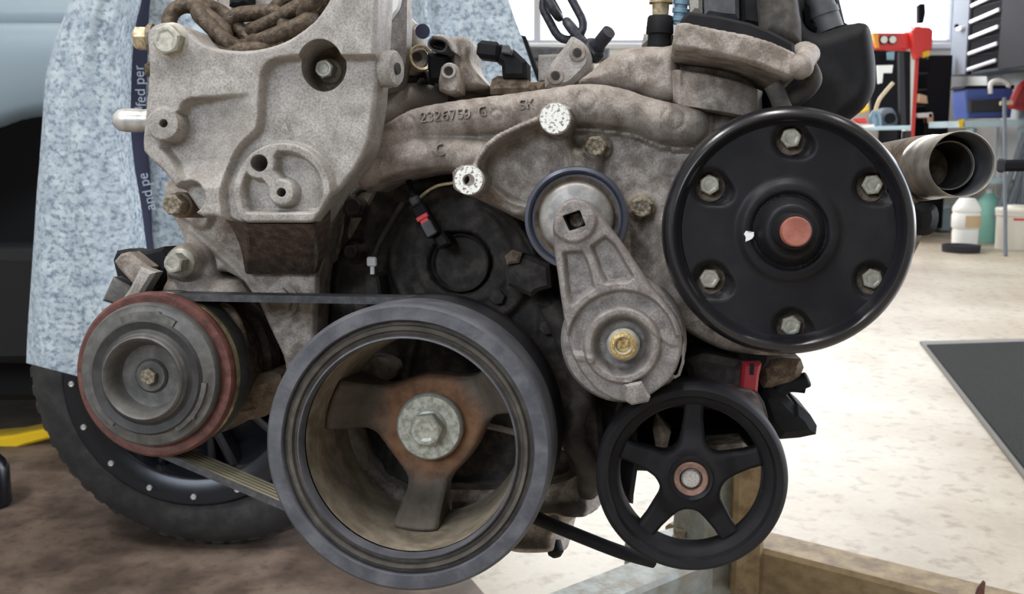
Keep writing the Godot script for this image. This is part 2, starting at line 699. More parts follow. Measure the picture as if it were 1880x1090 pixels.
func make_materials() -> void:
	grain = noise_tex([Color.BLACK, Color.WHITE], 0.045, 5, FastNoiseLite.TYPE_SIMPLEX_SMOOTH, 512, 0.2, 0.8)
	var speck := noise_tex([rgb(214, 209, 203), rgb(240, 238, 235), rgb(255, 255, 255)], 0.05, 11, FastNoiseLite.TYPE_SIMPLEX_SMOOTH, 512, 0.25, 0.75)
	mottled("cast", [rgb(146, 141, 137), rgb(164, 159, 156), rgb(178, 174, 171)], 0.62, 0.15, 0.16, 0.012, 0.016, speck)
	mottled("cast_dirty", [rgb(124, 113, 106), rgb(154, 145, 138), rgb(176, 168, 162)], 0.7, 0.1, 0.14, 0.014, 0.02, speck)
	mottled("cast_brown", [rgb(88, 74, 62), rgb(120, 105, 90), rgb(146, 130, 112)], 0.8, 0.05, 0.12, 0.016, 0.03, speck)
	mottled("cast_arm", [rgb(116, 110, 109), rgb(134, 128, 127), rgb(150, 145, 143)], 0.6, 0.15, 0.12, 0.016, 0.02, speck)
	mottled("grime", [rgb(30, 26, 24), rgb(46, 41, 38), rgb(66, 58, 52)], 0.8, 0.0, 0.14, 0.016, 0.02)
	mottled("underside", [rgb(58, 46, 40), rgb(84, 70, 62), rgb(110, 96, 88)], 0.8, 0.05, 0.1, 0.02, 0.03, speck)
	mottled("black_metal", [rgb(22, 21, 23), rgb(26, 25, 28), rgb(32, 31, 33)], 0.62, 0.0, 0.2, 0.012)
	mottled("black_gloss", [rgb(26, 25, 28), rgb(29, 28, 31), rgb(34, 33, 35)], 0.42, 0.0, 0.25, 0.01)
	mottled("damper_rubber", [rgb(58, 54, 50), rgb(72, 67, 62), rgb(88, 82, 76)], 0.75, 0.0, 0.15, 0.014, 0.02)
	mottled("web_iron", [rgb(66, 58, 52), rgb(84, 76, 68), rgb(100, 93, 86)], 0.75, 0.0, 0.12, 0.012, 0.02)
	plain("rim_gloss", rgb(28, 28, 32), 0.22)
	mottled("iron_dull", [rgb(68, 69, 76), rgb(80, 81, 88), rgb(94, 94, 100)], 0.6, 0.1, 0.2, 0.012, 0.02)
	mottled("iron_dust", [rgb(92, 83, 70), rgb(112, 103, 89), rgb(132, 123, 108)], 0.75, 0.0, 0.14, 0.012, 0.02)
	mottled("rust_web", [rgb(104, 80, 62), rgb(126, 98, 74), rgb(142, 118, 96)], 0.8, 0.0, 0.12, 0.012, 0.04)
	var wr := mottled("web_rusty", [rgb(205, 200, 196), rgb(235, 232, 230), rgb(255, 255, 255)], 0.78, 0.0, 0.12, 0.014, 0.02)
	wr.vertex_color_use_as_albedo = true
	mottled("rust_red", [rgb(76, 42, 37), rgb(94, 54, 47), rgb(110, 67, 58)], 0.6, 0.0, 0.1, 0.014, 0.02)
	mottled("rust_cap", [rgb(136, 78, 66), rgb(148, 88, 74), rgb(160, 100, 86)], 0.6, 0.0, 0.1, 0.012)
	mottled("rust_dull", [rgb(98, 76, 66), rgb(116, 88, 76), rgb(134, 104, 92)], 0.65, 0.0, 0.06, 0.014)
	mottled("clutch", [rgb(74, 72, 70), rgb(88, 86, 84), rgb(104, 101, 98)], 0.5, 0.15, 0.12, 0.014, 0.01)
	mottled("clutch_rubber", [rgb(44, 43, 44), rgb(54, 53, 54), rgb(64, 63, 63)], 0.6, 0.0, 0.12, 0.014)
	mottled("bolt_steel", [rgb(146, 142, 130), rgb(164, 160, 148), rgb(176, 172, 160)], 0.45, 0.3, 0.06, 0.012)
	mottled("bolt_dull", [rgb(92, 84, 70), rgb(122, 112, 96), rgb(150, 138, 120)], 0.6, 0.2, 0.04, 0.02, 0.02)
	mottled("zinc", [rgb(150, 148, 134), rgb(178, 176, 162), rgb(196, 194, 182)], 0.45, 0.3, 0.08, 0.02, 0.01)
	mottled("gold_bolt", [rgb(140, 110, 62), rgb(186, 156, 100), rgb(206, 186, 142)], 0.4, 0.5, 0.03, 0.02, 0.01)
	var pitted := noise_tex([rgb(120, 112, 104), rgb(215, 212, 206), rgb(226, 224, 220)], 0.03, 23, FastNoiseLite.TYPE_SIMPLEX_SMOOTH, 512, 0.3, 0.5)
	var mp := plain("machined", Color.WHITE, 0.5, 0.2)
	mp.albedo_texture = pitted
	mp.uv1_triplanar = true
	mp.uv1_scale = Vector3.ONE / 0.05
	mottled("bright_alloy", [rgb(176, 174, 172), rgb(204, 202, 200), rgb(224, 223, 222)], 0.35, 0.5, 0.1, 0.012)
	mottled("steel_tube", [rgb(150, 143, 132), rgb(176, 169, 158), rgb(196, 190, 180)], 0.33, 0.65, 0.1, 0.01)
	plain("idler_steel", rgb(92, 96, 110), 0.28, 0.75)
	mottled("idler_face", [rgb(116, 112, 110), rgb(140, 136, 132), rgb(158, 154, 150)], 0.45, 0.5, 0.1, 0.014)
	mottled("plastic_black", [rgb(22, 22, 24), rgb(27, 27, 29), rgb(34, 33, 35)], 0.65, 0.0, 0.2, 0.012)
	mottled("plastic_grey", [rgb(66, 66, 69), rgb(78, 78, 81), rgb(90, 90, 93)], 0.6, 0.0, 0.15, 0.012)
	mottled("plastic_dust", [rgb(58, 55, 52), rgb(72, 68, 64), rgb(88, 82, 76)], 0.75, 0.0, 0.1, 0.014)
	plain("plastic_red", rgb(206, 60, 60), 0.45)
	plain("clip_red", rgb(150, 34, 40), 0.5)
	plain("plastic_white", rgb(225, 225, 222), 0.5)
	mottled("belt_back", [rgb(52, 52, 56), rgb(64, 64, 68), rgb(78, 77, 80)], 0.65, 0.0, 0.1, 0.02)
	plain("belt_rib", rgb(176, 166, 128), 0.4, 0.2)
	mottled("groove_gold", [rgb(110, 102, 78), rgb(140, 130, 100), rgb(170, 160, 128)], 0.32, 0.6, 0.1, 0.02)
	mottled("chain_rust", [rgb(52, 42, 34), rgb(80, 67, 54), rgb(106, 92, 74)], 0.6, 0.3, 0.06, 0.02, 0.03)
	mottled("chain_dark", [rgb(40, 40, 46), rgb(54, 54, 62), rgb(70, 70, 78)], 0.5, 0.4, 0.06, 0.02)
	mottled("brass", [rgb(150, 128, 96), rgb(190, 172, 136), rgb(214, 202, 176)], 0.45, 0.3, 0.05, 0.02)
	plain("hose_blue", rgb(110, 140, 158), 0.5)
	var fleck := noise_tex([rgb(172, 180, 192), rgb(224, 230, 233), rgb(255, 255, 255)], 0.022, 31, FastNoiseLite.TYPE_SIMPLEX_SMOOTH, 512, 0.28, 0.56)
	mottled("felt", [rgb(158, 169, 180), rgb(176, 187, 196), rgb(192, 201, 207)], 0.95, 0.0, 0.4, 0.02, 0.08, fleck)
	plain("felt_strip", rgb(38, 42, 66), 0.8)
	plain("print_white", rgb(186, 194, 210), 0.7)
	plain("truck_paint", rgb(138, 154, 164), 0.35)
	plain("truck_under_shade", rgb(14, 14, 16), 0.9)  # near-black paint carries the shade beneath the truck
	mottled("tyre", [rgb(34, 33, 34), rgb(44, 43, 43), rgb(56, 54, 53)], 0.75, 0.0, 0.3, 0.015, 0.03)
	plain("rim_black", rgb(26, 27, 32), 0.25, 0.3)
	plain("rivet", rgb(205, 205, 205), 0.3, 0.7)
	plain("yellow", rgb(226, 186, 20), 0.5)
	var crack := noise_tex([rgb(212, 206, 198), rgb(240, 237, 233), rgb(252, 252, 251), rgb(246, 243, 240)], 0.012, 47, FastNoiseLite.TYPE_SIMPLEX_SMOOTH, 1024, 0.15, 0.7)
	var fl := mottled("concrete", [rgb(166, 154, 138), rgb(175, 165, 150), rgb(183, 174, 160)], 0.45, 0.0, 2.3, 0.006, 0.0, crack)
	var st := mottled("concrete_stained", [rgb(78, 66, 58), rgb(98, 84, 75), rgb(118, 103, 92)], 0.55, 0.0, 1.1, 0.01, 0.0, crack)  # dirty concrete tone, deepened to hold the shade on the left floor
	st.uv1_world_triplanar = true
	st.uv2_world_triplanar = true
	fl.uv1_world_triplanar = true
	fl.uv2_world_triplanar = true
	mottled("mat_rubber", [rgb(20, 20, 18), rgb(26, 26, 24), rgb(33, 33, 30)], 0.9, 0.0, 0.2, 0.05, 0.1)
	plain("mat_edge", rgb(108, 106, 102), 0.8)
	mottled("stand_grey", [rgb(118, 106, 86), rgb(128, 130, 124), rgb(146, 150, 144)], 0.5, 0.2, 0.3, 0.014, 0.02)
	mottled("stand_ochre", [rgb(106, 86, 62), rgb(128, 108, 78), rgb(142, 124, 94)], 0.6, 0.1, 0.3, 0.012, 0.02)
	plain("red_paint", rgb(214, 52, 48), 0.4)
	plain("orange_lens", rgb(240, 160, 60), 0.4)
	plain("white_paint", rgb(232, 232, 230), 0.5)
	plain("wall_paint", rgb(222, 222, 218), 0.8)
	plain("wall_dark", rgb(120, 118, 114), 0.9)
	plain("ceiling_paint", rgb(200, 200, 196), 0.9)
	plain("wall_panel", rgb(205, 207, 206), 0.7)
	plain("frame_grey", rgb(190, 192, 198), 0.6)
	plain("dark_shelf", rgb(30, 30, 34), 0.7)
	plain("cabinet_grey", rgb(118, 124, 134), 0.5)
	plain("cabinet_dark", rgb(58, 58, 62), 0.6)
	plain("drawer_black", rgb(24, 24, 28), 0.4)
	plain("pull_white", rgb(232, 232, 236), 0.3, 0.4)
	plain("bench_blue", rgb(168, 190, 200), 0.5)
	plain("blue_plastic", rgb(64, 84, 150), 0.5)
	plain("teal", rgb(150, 212, 200), 0.5)
	plain("bucket_white", rgb(226, 222, 212), 0.5)
	plain("tan", rgb(200, 172, 138), 0.6)
	plain("chip", rgb(225, 225, 228), 0.6)
	for q in ["plastic_black", "black_metal", "black_gloss", "mat_rubber"]:
		mats[q].metallic_specular = 0.3
	for q in ["cabinet_grey", "cabinet_dark", "drawer_black", "dark_shelf"]:
		mats[q].roughness = 0.9
		mats[q].metallic_specular = 0.15
	var gl := plain("glass", Color(1, 1, 1, 0.06), 0.05)
	gl.transparency = BaseMaterial3D.TRANSPARENCY_ALPHA


# ---------------------------------------------------------------- the workshop
# a point of the photograph on the upright plane z = -far
func up_at(px: float, py: float, far: float) -> Vector3:
	var r := ray(px, py)
	return EYE + r * (far / -r.z)


func upright(pts: Array, far: float, sub := 0) -> PackedVector2Array:
	var out := PackedVector2Array()
	for c in (smooth_poly(pts, sub) if sub > 0 else flat_poly(pts)):
		var e := up_at(c.x, c.y, far)
		out.append(Vector2(e.x, e.y))
	return out


func board(pts: Array, far: float, thick: float, bev := 0.002, sub := 0) -> Geo:
	return Geo.new().add(prism(upright(pts, far, sub), -thick, 0.0, bev), shift(Vector3(0, 0, -far)))


func build_room() -> void:
	var ground := structure("floor", block(Vector3(-5.2, -0.2, -8.8), Vector3(3.9, 0, 3.9)), mats.concrete)
	# floor by the truck: stained, with shade painted into its dark colour
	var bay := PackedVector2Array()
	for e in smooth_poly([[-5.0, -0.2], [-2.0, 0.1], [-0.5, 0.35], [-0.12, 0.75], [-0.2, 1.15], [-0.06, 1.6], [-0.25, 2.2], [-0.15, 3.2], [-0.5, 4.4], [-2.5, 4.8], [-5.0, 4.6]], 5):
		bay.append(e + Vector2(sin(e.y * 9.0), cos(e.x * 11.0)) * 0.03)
	structure("stained_shaded_bay", Geo.new().add(prism(bay, 0.0, 0.002, 0.001, false), Transform3D(Basis(Vector3.RIGHT, Vector3(0, 0, -1), Vector3.UP), Vector3.ZERO)), mats.concrete_stained, ground)
	structure("ceiling", block(Vector3(-5.2, 3.8, -8.8), Vector3(3.9, 4.0, 3.9)), mats.ceiling_paint)
	structure("wall_left", block(Vector3(-5.2, 0, -8.8), Vector3(-5.0, 3.8, 3.9)), mats.wall_paint)
	# right wall: a bay door stands open beside the engine
	var g := block(Vector3(3.6, 0, -8.8), Vector3(3.8, 3.8, -4.2))
	g.add(block(Vector3(3.6, 0, -0.8), Vector3(3.8, 3.8, 3.9)))
	g.add(block(Vector3(3.6, 2.9, -4.2), Vector3(3.8, 3.8, -0.8)))
	var wr := structure("wall_right", g, mats.wall_paint)
	for k in 7:
		structure("panel", block(Vector3(3.585, 0.1, -8.45 + k * 0.6), Vector3(3.605, 3.7, -7.88 + k * 0.6), 0.004), mats.wall_panel, wr)
	# front wall behind the viewer with an unseen high window placed for the upper-left key light
	g = block(Vector3(-5.2, 0, 3.6), Vector3(3.9, 2.05, 3.8))
	g.add(block(Vector3(-5.2, 3.45, 3.6), Vector3(3.9, 3.8, 3.8)))
	g.add(block(Vector3(-5.2, 2.05, 3.6), Vector3(-3.75, 3.45, 3.8)))
	g.add(block(Vector3(-0.65, 2.05, 3.6), Vector3(3.9, 3.45, 3.8)))
	structure("wall_front", g, mats.wall_dark)
	var hw := structure("window_8", block(Vector3(-2.22, 2.05, 3.66), Vector3(-2.18, 3.45, 3.74)), mats.frame_grey)
	structure("pane", block(Vector3(-3.75, 2.05, 3.70), Vector3(-0.65, 3.45, 3.705)), mats.glass, hw)
	# back wall with the long window
	var sill := 1.46
	var head := 3.1
	g = block(Vector3(-5.2, 0, -8.7), Vector3(3.8, sill, -8.5))
	g.add(block(Vector3(-5.2, head, -8.7), Vector3(3.8, 3.8, -8.5)))
	g.add(block(Vector3(-5.2, sill, -8.7), Vector3(-4.2, head, -8.5)))
	g.add(block(Vector3(3.5, sill, -8.7), Vector3(3.8, head, -8.5)))
	structure("wall_back", g, mats.wall_paint)
	var count := 7
	for k in count:
		var x0 := -4.2 + 7.7 * k / count
		var x1 := -4.2 + 7.7 * (k + 1) / count
		var fr := Geo.new()
		for b in [[x0, x0 + 0.03, sill, head], [x1 - 0.03, x1, sill, head], [x0 + 0.03, x1 - 0.03, sill, sill + 0.04], [x0 + 0.03, x1 - 0.03, head - 0.04, head]]:
			fr.add(block(Vector3(b[0], b[2], -8.63), Vector3(b[1], b[3], -8.55), 0.004))
		var w := structure("window_%d" % (k + 1), fr, mats.frame_grey)
		structure("pane", block(Vector3(x0 + 0.03, sill + 0.04, -8.595), Vector3(x1 - 0.03, head - 0.04, -8.59)), mats.glass, w)
	structure("trim_1", block(Vector3(-4.3, sill - 0.04, -8.5), Vector3(3.55, sill, -8.42), 0.004), mats.frame_grey)
	# unseen ceiling fittings, added for raking light from above
	for k in 3:
		var c := Vector3(-1.7 + k * 1.7, 3.72, 0.1 - k * 0.1)
		var t := thing("added_ceiling_light", "unseen long fluorescent fitting added over the bay for top light, %s" % ["above the truck", "above the engine", "above the open floor"][k], "ceiling light", c, "added fluorescent fittings")
		part(t, "housing", block(c + Vector3(-0.1, 0, -0.7), c + Vector3(0.1, 0.08, 0.7), 0.01), mats.white_paint)
		var tm := plain("tube_glow", Color(1, 1, 0.96), 0.4)
		tm.emission_enabled = true
		tm.emission = Color(1.0, 0.98, 0.92)
		tm.emission_energy_multiplier = 3.0
		for s in [-0.05, 0.05]:
			part(t, "fluorescent_tube", bar(c + Vector3(s, -0.03, -0.66), c + Vector3(s, -0.03, 0.66), 0.014), tm)
		area_light("added_ceiling_glow_%d" % k, c + Vector3(0, -0.08, 0), c + Vector3(0, -2, 0.001), Vector2(0.2, 1.3), Color(1.0, 0.99, 0.98), [26.0, 20.0, 6.0][k])
	# rubber mat at the right
	var q := [on_floor(1688, 629), on_floor(1960, 622), on_floor(2080, 1080), on_floor(1960, 985)]
	var poly := PackedVector2Array()
	for e in q: poly.append(Vector2(e.x, -e.z))
	var lay := Transform3D(Basis(Vector3.RIGHT, Vector3(0, 0, -1), Vector3.UP), Vector3.ZERO)
	var t := thing("floor_mat", "dark grey ribbed rubber mat lying on the pale concrete floor", "floor mat", q[0])
	var inner := PackedVector2Array()
	var mid := (poly[0] + poly[1] + poly[2] + poly[3]) / 4.0
	for e in poly: inner.append(e + (mid - e).normalized() * 0.085)
	part(t, "border", Geo.new().add(prism(poly, 0.0, 0.007, 0.004), lay), mats.mat_edge)
	part(t, "tread", Geo.new().add(prism(inner, 0.0, 0.011, 0.002), lay), mats.mat_rubber)


func build_truck() -> void:
	var far := 2.2
	var t := thing("truck", "pale blue truck with an open black wheel arch, felt covers hung over it", "truck", Vector3(-1.2, 0, -far - 0.2))
	# side panel: rows down the body, with a crease and a tuck-under; its lower edge is the arch
	var g := Geo.new()
	var rows := [[-260, 0.10], [10, 0.02], [22, 0.0], [40, 0.018], [48, 0.006], [70, 0.0], [110, 0.0], [150, 0.006], [185, 0.018], [212, 0.034], [214, 0.09]]
	var cols := [-1250, -400, -200, -80, -40, -20, 0, 20, 40, 60, 80, 130, 300, 600, 760]
	var low := [430, 420, 330, 268, 250, 240, 233, 226, 219, 215, 212, 210, 210, 210, 210]
	for r in rows.size():
		for c in cols.size():
			var y: float = rows[r][0] if rows[r][0] < 60 else 60.0 + (rows[r][0] - 60.0) * (low[c] - 60.0) / 152.0
			g.vert(up_at(cols[c], y, far + rows[r][1]), Vector3.BACK)
	var w := cols.size()
	for r in rows.size():
		for c in w:
			var a := g.v[maxi(r - 1, 0) * w + c] - g.v[mini(r + 1, rows.size() - 1) * w + c]
			var b := g.v[r * w + mini(c + 1, w - 1)] - g.v[r * w + maxi(c - 1, 0)]
			var nn := b.cross(a).normalized()
			g.n[r * w + c] = nn if nn.z > 0.0 else -nn
	for r in rows.size() - 1:
		for c in w - 1:
			g.quad(r * w + c, r * w + c + 1, (r + 1) * w + c + 1, (r + 1) * w + c)
	part(t, "fender", g, mats.truck_paint)
	part(t, "inner_arch", block(Vector3(-2.4, 0.10, -3.1), Vector3(-0.05, 1.15, -2.55), 0.02), mats.truck_under_shade)  # reaches low so its black stands in for the shade under the truck
	part(t, "chassis", block(Vector3(-2.4, 0.24, -3.3), Vector3(-0.2, 0.5, -2.35), 0.02), mats.truck_under_shade)
	part(t, "far_side", block(Vector3(-2.6, 0.2, -3.9), Vector3(-0.1, 0.9, -3.6), 0.02), mats.truck_under_shade)
	# front end beyond the engine: radiator support with its dark seal and grey cross rail
	part(t, "cross_rail", board([[930, 84], [1120, 88], [1120, 112], [930, 108]], 2.3, 0.08, 0.004), mats.plastic_grey)
	part(t, "seal", board([[952, 62], [966, 66], [1000, 158], [984, 160]], 2.02, 0.02, 0.002), mats.plastic_black)
	part(t, "support_panel", board([[960, 98], [1040, 100], [1040, 190], [960, 190]], 2.36, 0.04, 0.004), mats.wall_panel)

	# wheel
	var c := Vector3(up_at(383, 677, 1.84).x, 0.337, -1.93)
	t = thing("alloy_wheel", "black tyre on a black wheel rimmed with bright rivets, under the hanging felt", "wheel", Vector3(c.x, 0, c.z))
	var R := 0.336
	var turn := shift(c)
	part(t, "tyre", lathe([[0.215, -0.09], [0.22, 0.09], [0.228, 0.1], [0.24, 0.106], [0.27, 0.108], [0.30, 0.1], [0.318, 0.085], [0.328, 0.066], [R, 0.04], [R, -0.04], [0.33, -0.08], [0.29, -0.11], [0.2, -0.09]], 96), mats.tyre, turn)
	var tread := Geo.new()
	for k in 60:
		var a := TAU * k / 60
		var bx := Transform3D(Basis(Vector3(0, 0, 1), a), Vector3.ZERO)
		tread.add(Geo.new().add(box(Vector3(0.016, 0.022, 0.02), 0.003), shift(Vector3(0.3150, 0, 0.075))), bx)
		tread.add(Geo.new().add(box(Vector3(0.014, 0.024, 0.05), 0.002), shift(Vector3(0.3275, 0.008, 0.0))), bx)
	tag(part(t, "tread_block", tread, mats.tyre, turn), "", "", "", "stuff")
	var rc := Vector3(up_at(352, 700, 1.816).x, up_at(352, 700, 1.816).y, -1.816)
	var rim := shift(rc)
	var wheel := part(t, "rim", lathe([[0.0, -0.03], [0.045, -0.03], [0.05, -0.05], [0.15, -0.08], [0.172, -0.06], [0.178, -0.004], [0.182, 0.0], [0.226, 0.002], [0.232, -0.006], [0.234, -0.03]], 72), mats.rim_black, rim)
	for k in 8:
		var a := TAU * (k + 0.3) / 8
		var sp := prism(PackedVector2Array([Vector2(0.03, -0.02), Vector2(0.1, -0.014), Vector2(0.176, -0.03), Vector2(0.176, -0.012), Vector2(0.11, 0.0), Vector2(0.176, 0.012), Vector2(0.176, 0.03), Vector2(0.1, 0.014), Vector2(0.03, 0.02)]), -0.07, -0.022, 0.006)
		part(wheel, "spoke", sp, mats.rim_black, rim * Transform3D(Basis(Vector3(0, 0, 1), a), Vector3.ZERO))
	for k in 16:
		var a := deg_to_rad(181.0 + 21.9 * k)
		if k > 8: a = deg_to_rad(181.0 + 21.9 * 8 + (360.0 - 21.9 * 8) / 8.0 * (k - 8))
		part(wheel, "rivet", hexagon(0.0052, 0.005), mats.rivet, rim * shift(Vector3(cos(a), sin(a), 0) * 0.211 + Vector3(0, 0, 0.002)))

	# yellow jack arm and the dark caster at the left edge
	var p := up_at(40, 800, 2.5)
	t = thing("floor_jack", "yellow lifting arm seen under the truck at the left edge", "jack", Vector3(p.x - 0.1, 0, -2.55))
	part(t, "arm", board([[-120, 812], [20, 800], [40, 796], [90, 786], [90, 806], [45, 818], [30, 824], [-120, 840]], 2.5, 0.08, 0.006), mats.yellow)
	part(t, "wheel", Geo.new().add(cylinder(0.05, -0.03, 0.03, 0.008), Transform3D(Basis.IDENTITY, Vector3(p.x - 0.22, 0.05, -2.52))), mats.rim_black)
	var cb := on_floor(-12, 930)
	t = thing("oil_jug", "dark blue glossy jug on the floor cut by the left edge of the picture", "jug", cb)
	part(t, "body", lathe([[0.0, 0.115], [0.018, 0.113], [0.03, 0.1], [0.036, 0.085], [0.036, 0.01], [0.03, 0.0]], 32), mats.rim_black, Transform3D(Basis(Vector3.RIGHT, -PI / 2), cb))
	part(t, "cap", lathe([[0.0, 0.135], [0.014, 0.135], [0.016, 0.13], [0.016, 0.112]], 24), mats.blue_plastic, Transform3D(Basis(Vector3.RIGHT, -PI / 2), cb))

	build_felt()


# a hanging sheet: rows of (y, left, right); bend(u, y) gives its distance from the viewer
func sheet(rows: Array, across: int, bend: Callable, thick := 0.006, droop := 0.0) -> Geo:
	var ys := PackedVector3Array()
	for r in rows: ys.append(Vector3(r[1], r[0], r[2]))
	var fine := smooth_path(Array(ys), 5)
	var g := Geo.new()
	var m := fine.size()
	var w := across + 1
	for side in 2:
		for r in m:
			for c in w:
				var u := float(c) / across
				g.vert(up_at(lerpf(fine[r].x, fine[r].z, u), fine[r].y + droop * u * pow(float(r) / m, 4.0), bend.call(u, fine[r].y) + side * thick), Vector3.BACK)
	for side in 2:
		var o := side * m * w
		for r in m:
			for c in w:
				var a := g.v[o + maxi(r - 1, 0) * w + c] - g.v[o + mini(r + 1, m - 1) * w + c]
				var b := g.v[o + r * w + mini(c + 1, w - 1)] - g.v[o + r * w + maxi(c - 1, 0)]
				var nn := b.cross(a).normalized()
				g.n[o + r * w + c] = nn * (1.0 if side == 0 else -1.0)
		for r in m - 1:
			for c in w - 1:
				g.quad(o + r * w + c, o + r * w + c + 1, o + (r + 1) * w + c + 1, o + (r + 1) * w + c)
	# the cut edges
	for r in m - 1:
		for c in [0, w - 1]:
			var s := Vector3.LEFT if c == 0 else Vector3.RIGHT
			g.face([g.v[r * w + c], g.v[(r + 1) * w + c], g.v[m * w + (r + 1) * w + c], g.v[m * w + r * w + c]], s)
	for c in w - 1:
		var r := (m - 1) * w
		g.face([g.v[r + c], g.v[r + c + 1], g.v[m * w + r + c + 1], g.v[m * w + r + c]], Vector3.DOWN)
	return g


func build_felt() -> void:
	var b := up_at(150, 680, 1.78)
	var t := thing("felt_cover", "grey-blue speckled felt fender cover hanging over the truck at left, reaching the tyre", "fender cover", b)
	part(t, "panel", sheet([[-60, 150, 268], [0, 130, 260], [50, 110, 248], [103, 93, 243], [150, 83, 241], [231, 77, 240], [300, 72, 247], [360, 67, 258], [440, 62, 270], [514, 57, 282], [600, 51, 300], [666, 48, 320]], 28,
		func(u, y): return 1.66 + 0.09 * pow(maxf(0.0, (u - 0.62) / 0.38), 2.0) + 0.008 * sin(u * 9.0 + y * 0.004) * (1.0 - u) + 0.006 * sin(u * 15.0 - y * 0.006) + 0.04 * pow(maxf(0.0, 1.0 - u / 0.1), 2.0), 0.006, 75.0), mats.felt)
	part(t, "binding", sheet([[-60, 262, 288], [0, 256, 276], [60, 247, 272], [103, 241, 271], [200, 238, 268], [300, 246, 274], [400, 262, 280], [452, 270, 284], [520, 282, 296]], 4,
		func(u, _y): return 1.765 + 0.02 * u), mats.felt_strip)
	part(t, "inner_fold", sheet([[-60, 280, 372], [0, 272, 360], [100, 268, 350], [300, 272, 350], [460, 280, 356], [520, 290, 366]], 10,
		func(u, y): return 1.79 + 0.008 * sin(u * 5.0 + y * 0.01)), mats.felt)
	# printed words running up the binding; too worn to read past the odd letter
	var words := [["fed per", 253, 178, 0.021, 1.575], ["S mil", 252, 236, 0.017, 1.6], ["and pe", 266, 372, 0.021, 1.76]]
	for k in words.size():
		var w = words[k]
		var tm := TextMesh.new()
		tm.text = w[0]
		tm.font_size = 24
		tm.pixel_size = w[3] / 24.0
		tm.depth = 0.001
		var f := SystemFont.new()
		f.font_names = PackedStringArray(["Droid Sans"])
		tm.font = f
		var q := up_at(w[1] + 4, w[2] - 20, 1.762)
		part(t, "printed_word", tm, mats.print_white, Transform3D(Basis(Vector3(0, 0, 1), w[4]), q))
	b = up_at(860, 170, 2.0)
	t = thing("felt_cover", "grey-blue felt fender cover draped behind the engine's black sensor, with a bright cut edge", "fender cover", b)
	part(t, "panel", sheet([[-80, 730, 902], [-20, 732, 928], [30, 734, 944], [65, 736, 957], [110, 738, 972], [160, 740, 990], [230, 742, 1012]], 24,
		func(u, y): return 1.96 - 0.05 * exp(-pow((u - 0.22) / 0.06, 2.0)) + 0.01 * sin(u * 7.0 + y * 0.01)), mats.felt)


func square_tube(a: Vector3, b: Vector3, wide: float, tall: float) -> Geo:
	var d := (b - a).normalized()
	var side := Vector3.UP.cross(d).normalized() if absf(d.y) < 0.9 else Vector3.RIGHT
	var up := d.cross(side).normalized()
	return Geo.new().add(box(Vector3(wide, tall, (b - a).length()), 0.006), Transform3D(Basis(side, up, d), (a + b) / 2.0))


func build_stand() -> void:
	var h := 0.17
	var j := on_floor(1352, 1012, h)
	var t := thing("engine_stand", "rusty grey square-tube engine stand with splayed legs under the motor", "engine stand", Vector3(j.x, 0, j.z))
	var r1 := on_floor(1417, 993, h)
	var r2 := on_floor(1760, 1079, h)
	var rd := (r2 - r1).normalized()
	var leg := part(t, "leg", square_tube(r1 - rd * 0.16 - Vector3(0, 0.045, 0), r2 + rd * 0.45 - Vector3(0, 0.045, 0), 0.075, 0.09), mats.stand_ochre)
	var l1 := on_floor(1190, 1044, h)
	var l2 := on_floor(1090, 1084, h)
	var ld := (l2 - l1).normalized()
	var leg2 := part(t, "leg", square_tube(l1 - ld * 0.10 - Vector3(0, 0.045, 0), l2 + ld * 0.5 - Vector3(0, 0.045, 0), 0.075, 0.09), mats.stand_grey)
	part(t, "cross_tube", square_tube(on_floor(1170, 1000, h) - Vector3(0, 0.045, 0), r1 - rd * 0.1 - Vector3(0, 0.045, 0), 0.07, 0.085), mats.stand_grey)
	var p := on_floor(1312, 1010, h)
	part(t, "post", Geo.new().add(box(Vector3(0.078, 0.62, 0.078), 0.006), Transform3D(Basis(Vector3.UP, 0.55), Vector3(p.x, 0.40, p.z - 0.05))), mats.stand_grey)
	part(t, "brace", square_tube(Vector3(p.x + 0.048, 0.10, p.z - 0.02), Vector3(p.x + 0.048, 0.62, p.z - 0.02), 0.045, 0.045), mats.stand_ochre)
	var head := part(t, "mount_head", square_tube(Vector3(p.x, 0.68, p.z + 0.06), Vector3(p.x, 0.68, p.z - 0.25), 0.09, 0.09), mats.stand_grey)
	part(head, "mount_plate", block(Vector3(p.x - 0.38, 0.56, p.z + 0.055), Vector3(p.x + 0.06, 0.80, p.z + 0.085), 0.004), mats.stand_grey)
	var sb := on_floor(1252, 990, h)
	bolt(t, sb + Vector3(0, 0.004, 0), 0.012, 0.014, mats.bolt_dull, 0.014, 0.2, Vector3.UP, "clamp_bolt")
	for e in [[leg, r2 + rd * 0.42], [leg2, l2 + ld * 0.47]]:
		var q: Vector3 = e[1]
		part(e[0], "caster", Geo.new().add(cylinder(0.04, -0.015, 0.015, 0.005), Transform3D(Basis(Vector3.UP, 0.6), Vector3(q.x, 0.041, q.z))), mats.rim_black)
		part(e[0], "caster_fork", block(Vector3(q.x - 0.02, 0.04, q.z - 0.025), Vector3(q.x + 0.02, 0.085, q.z + 0.025), 0.004), mats.stand_grey)
	# the little red-brown hook at the far end of the right leg
	var hk := on_floor(1796, 1086, 0.19)
	part(leg, "hook", Geo.new().add(prism(PackedVector2Array([Vector2(-0.006, -0.02), Vector2(0.006, -0.02), Vector2(0.007, 0.014), Vector2(0.0, 0.004)]), -0.004, 0.004, 0.001), shift(hk)), mats.rust_red)


# ---------------------------------------------------------------- the engine
func v2(a: float, b: float) -> Vector2:
	return Vector2(a, b)


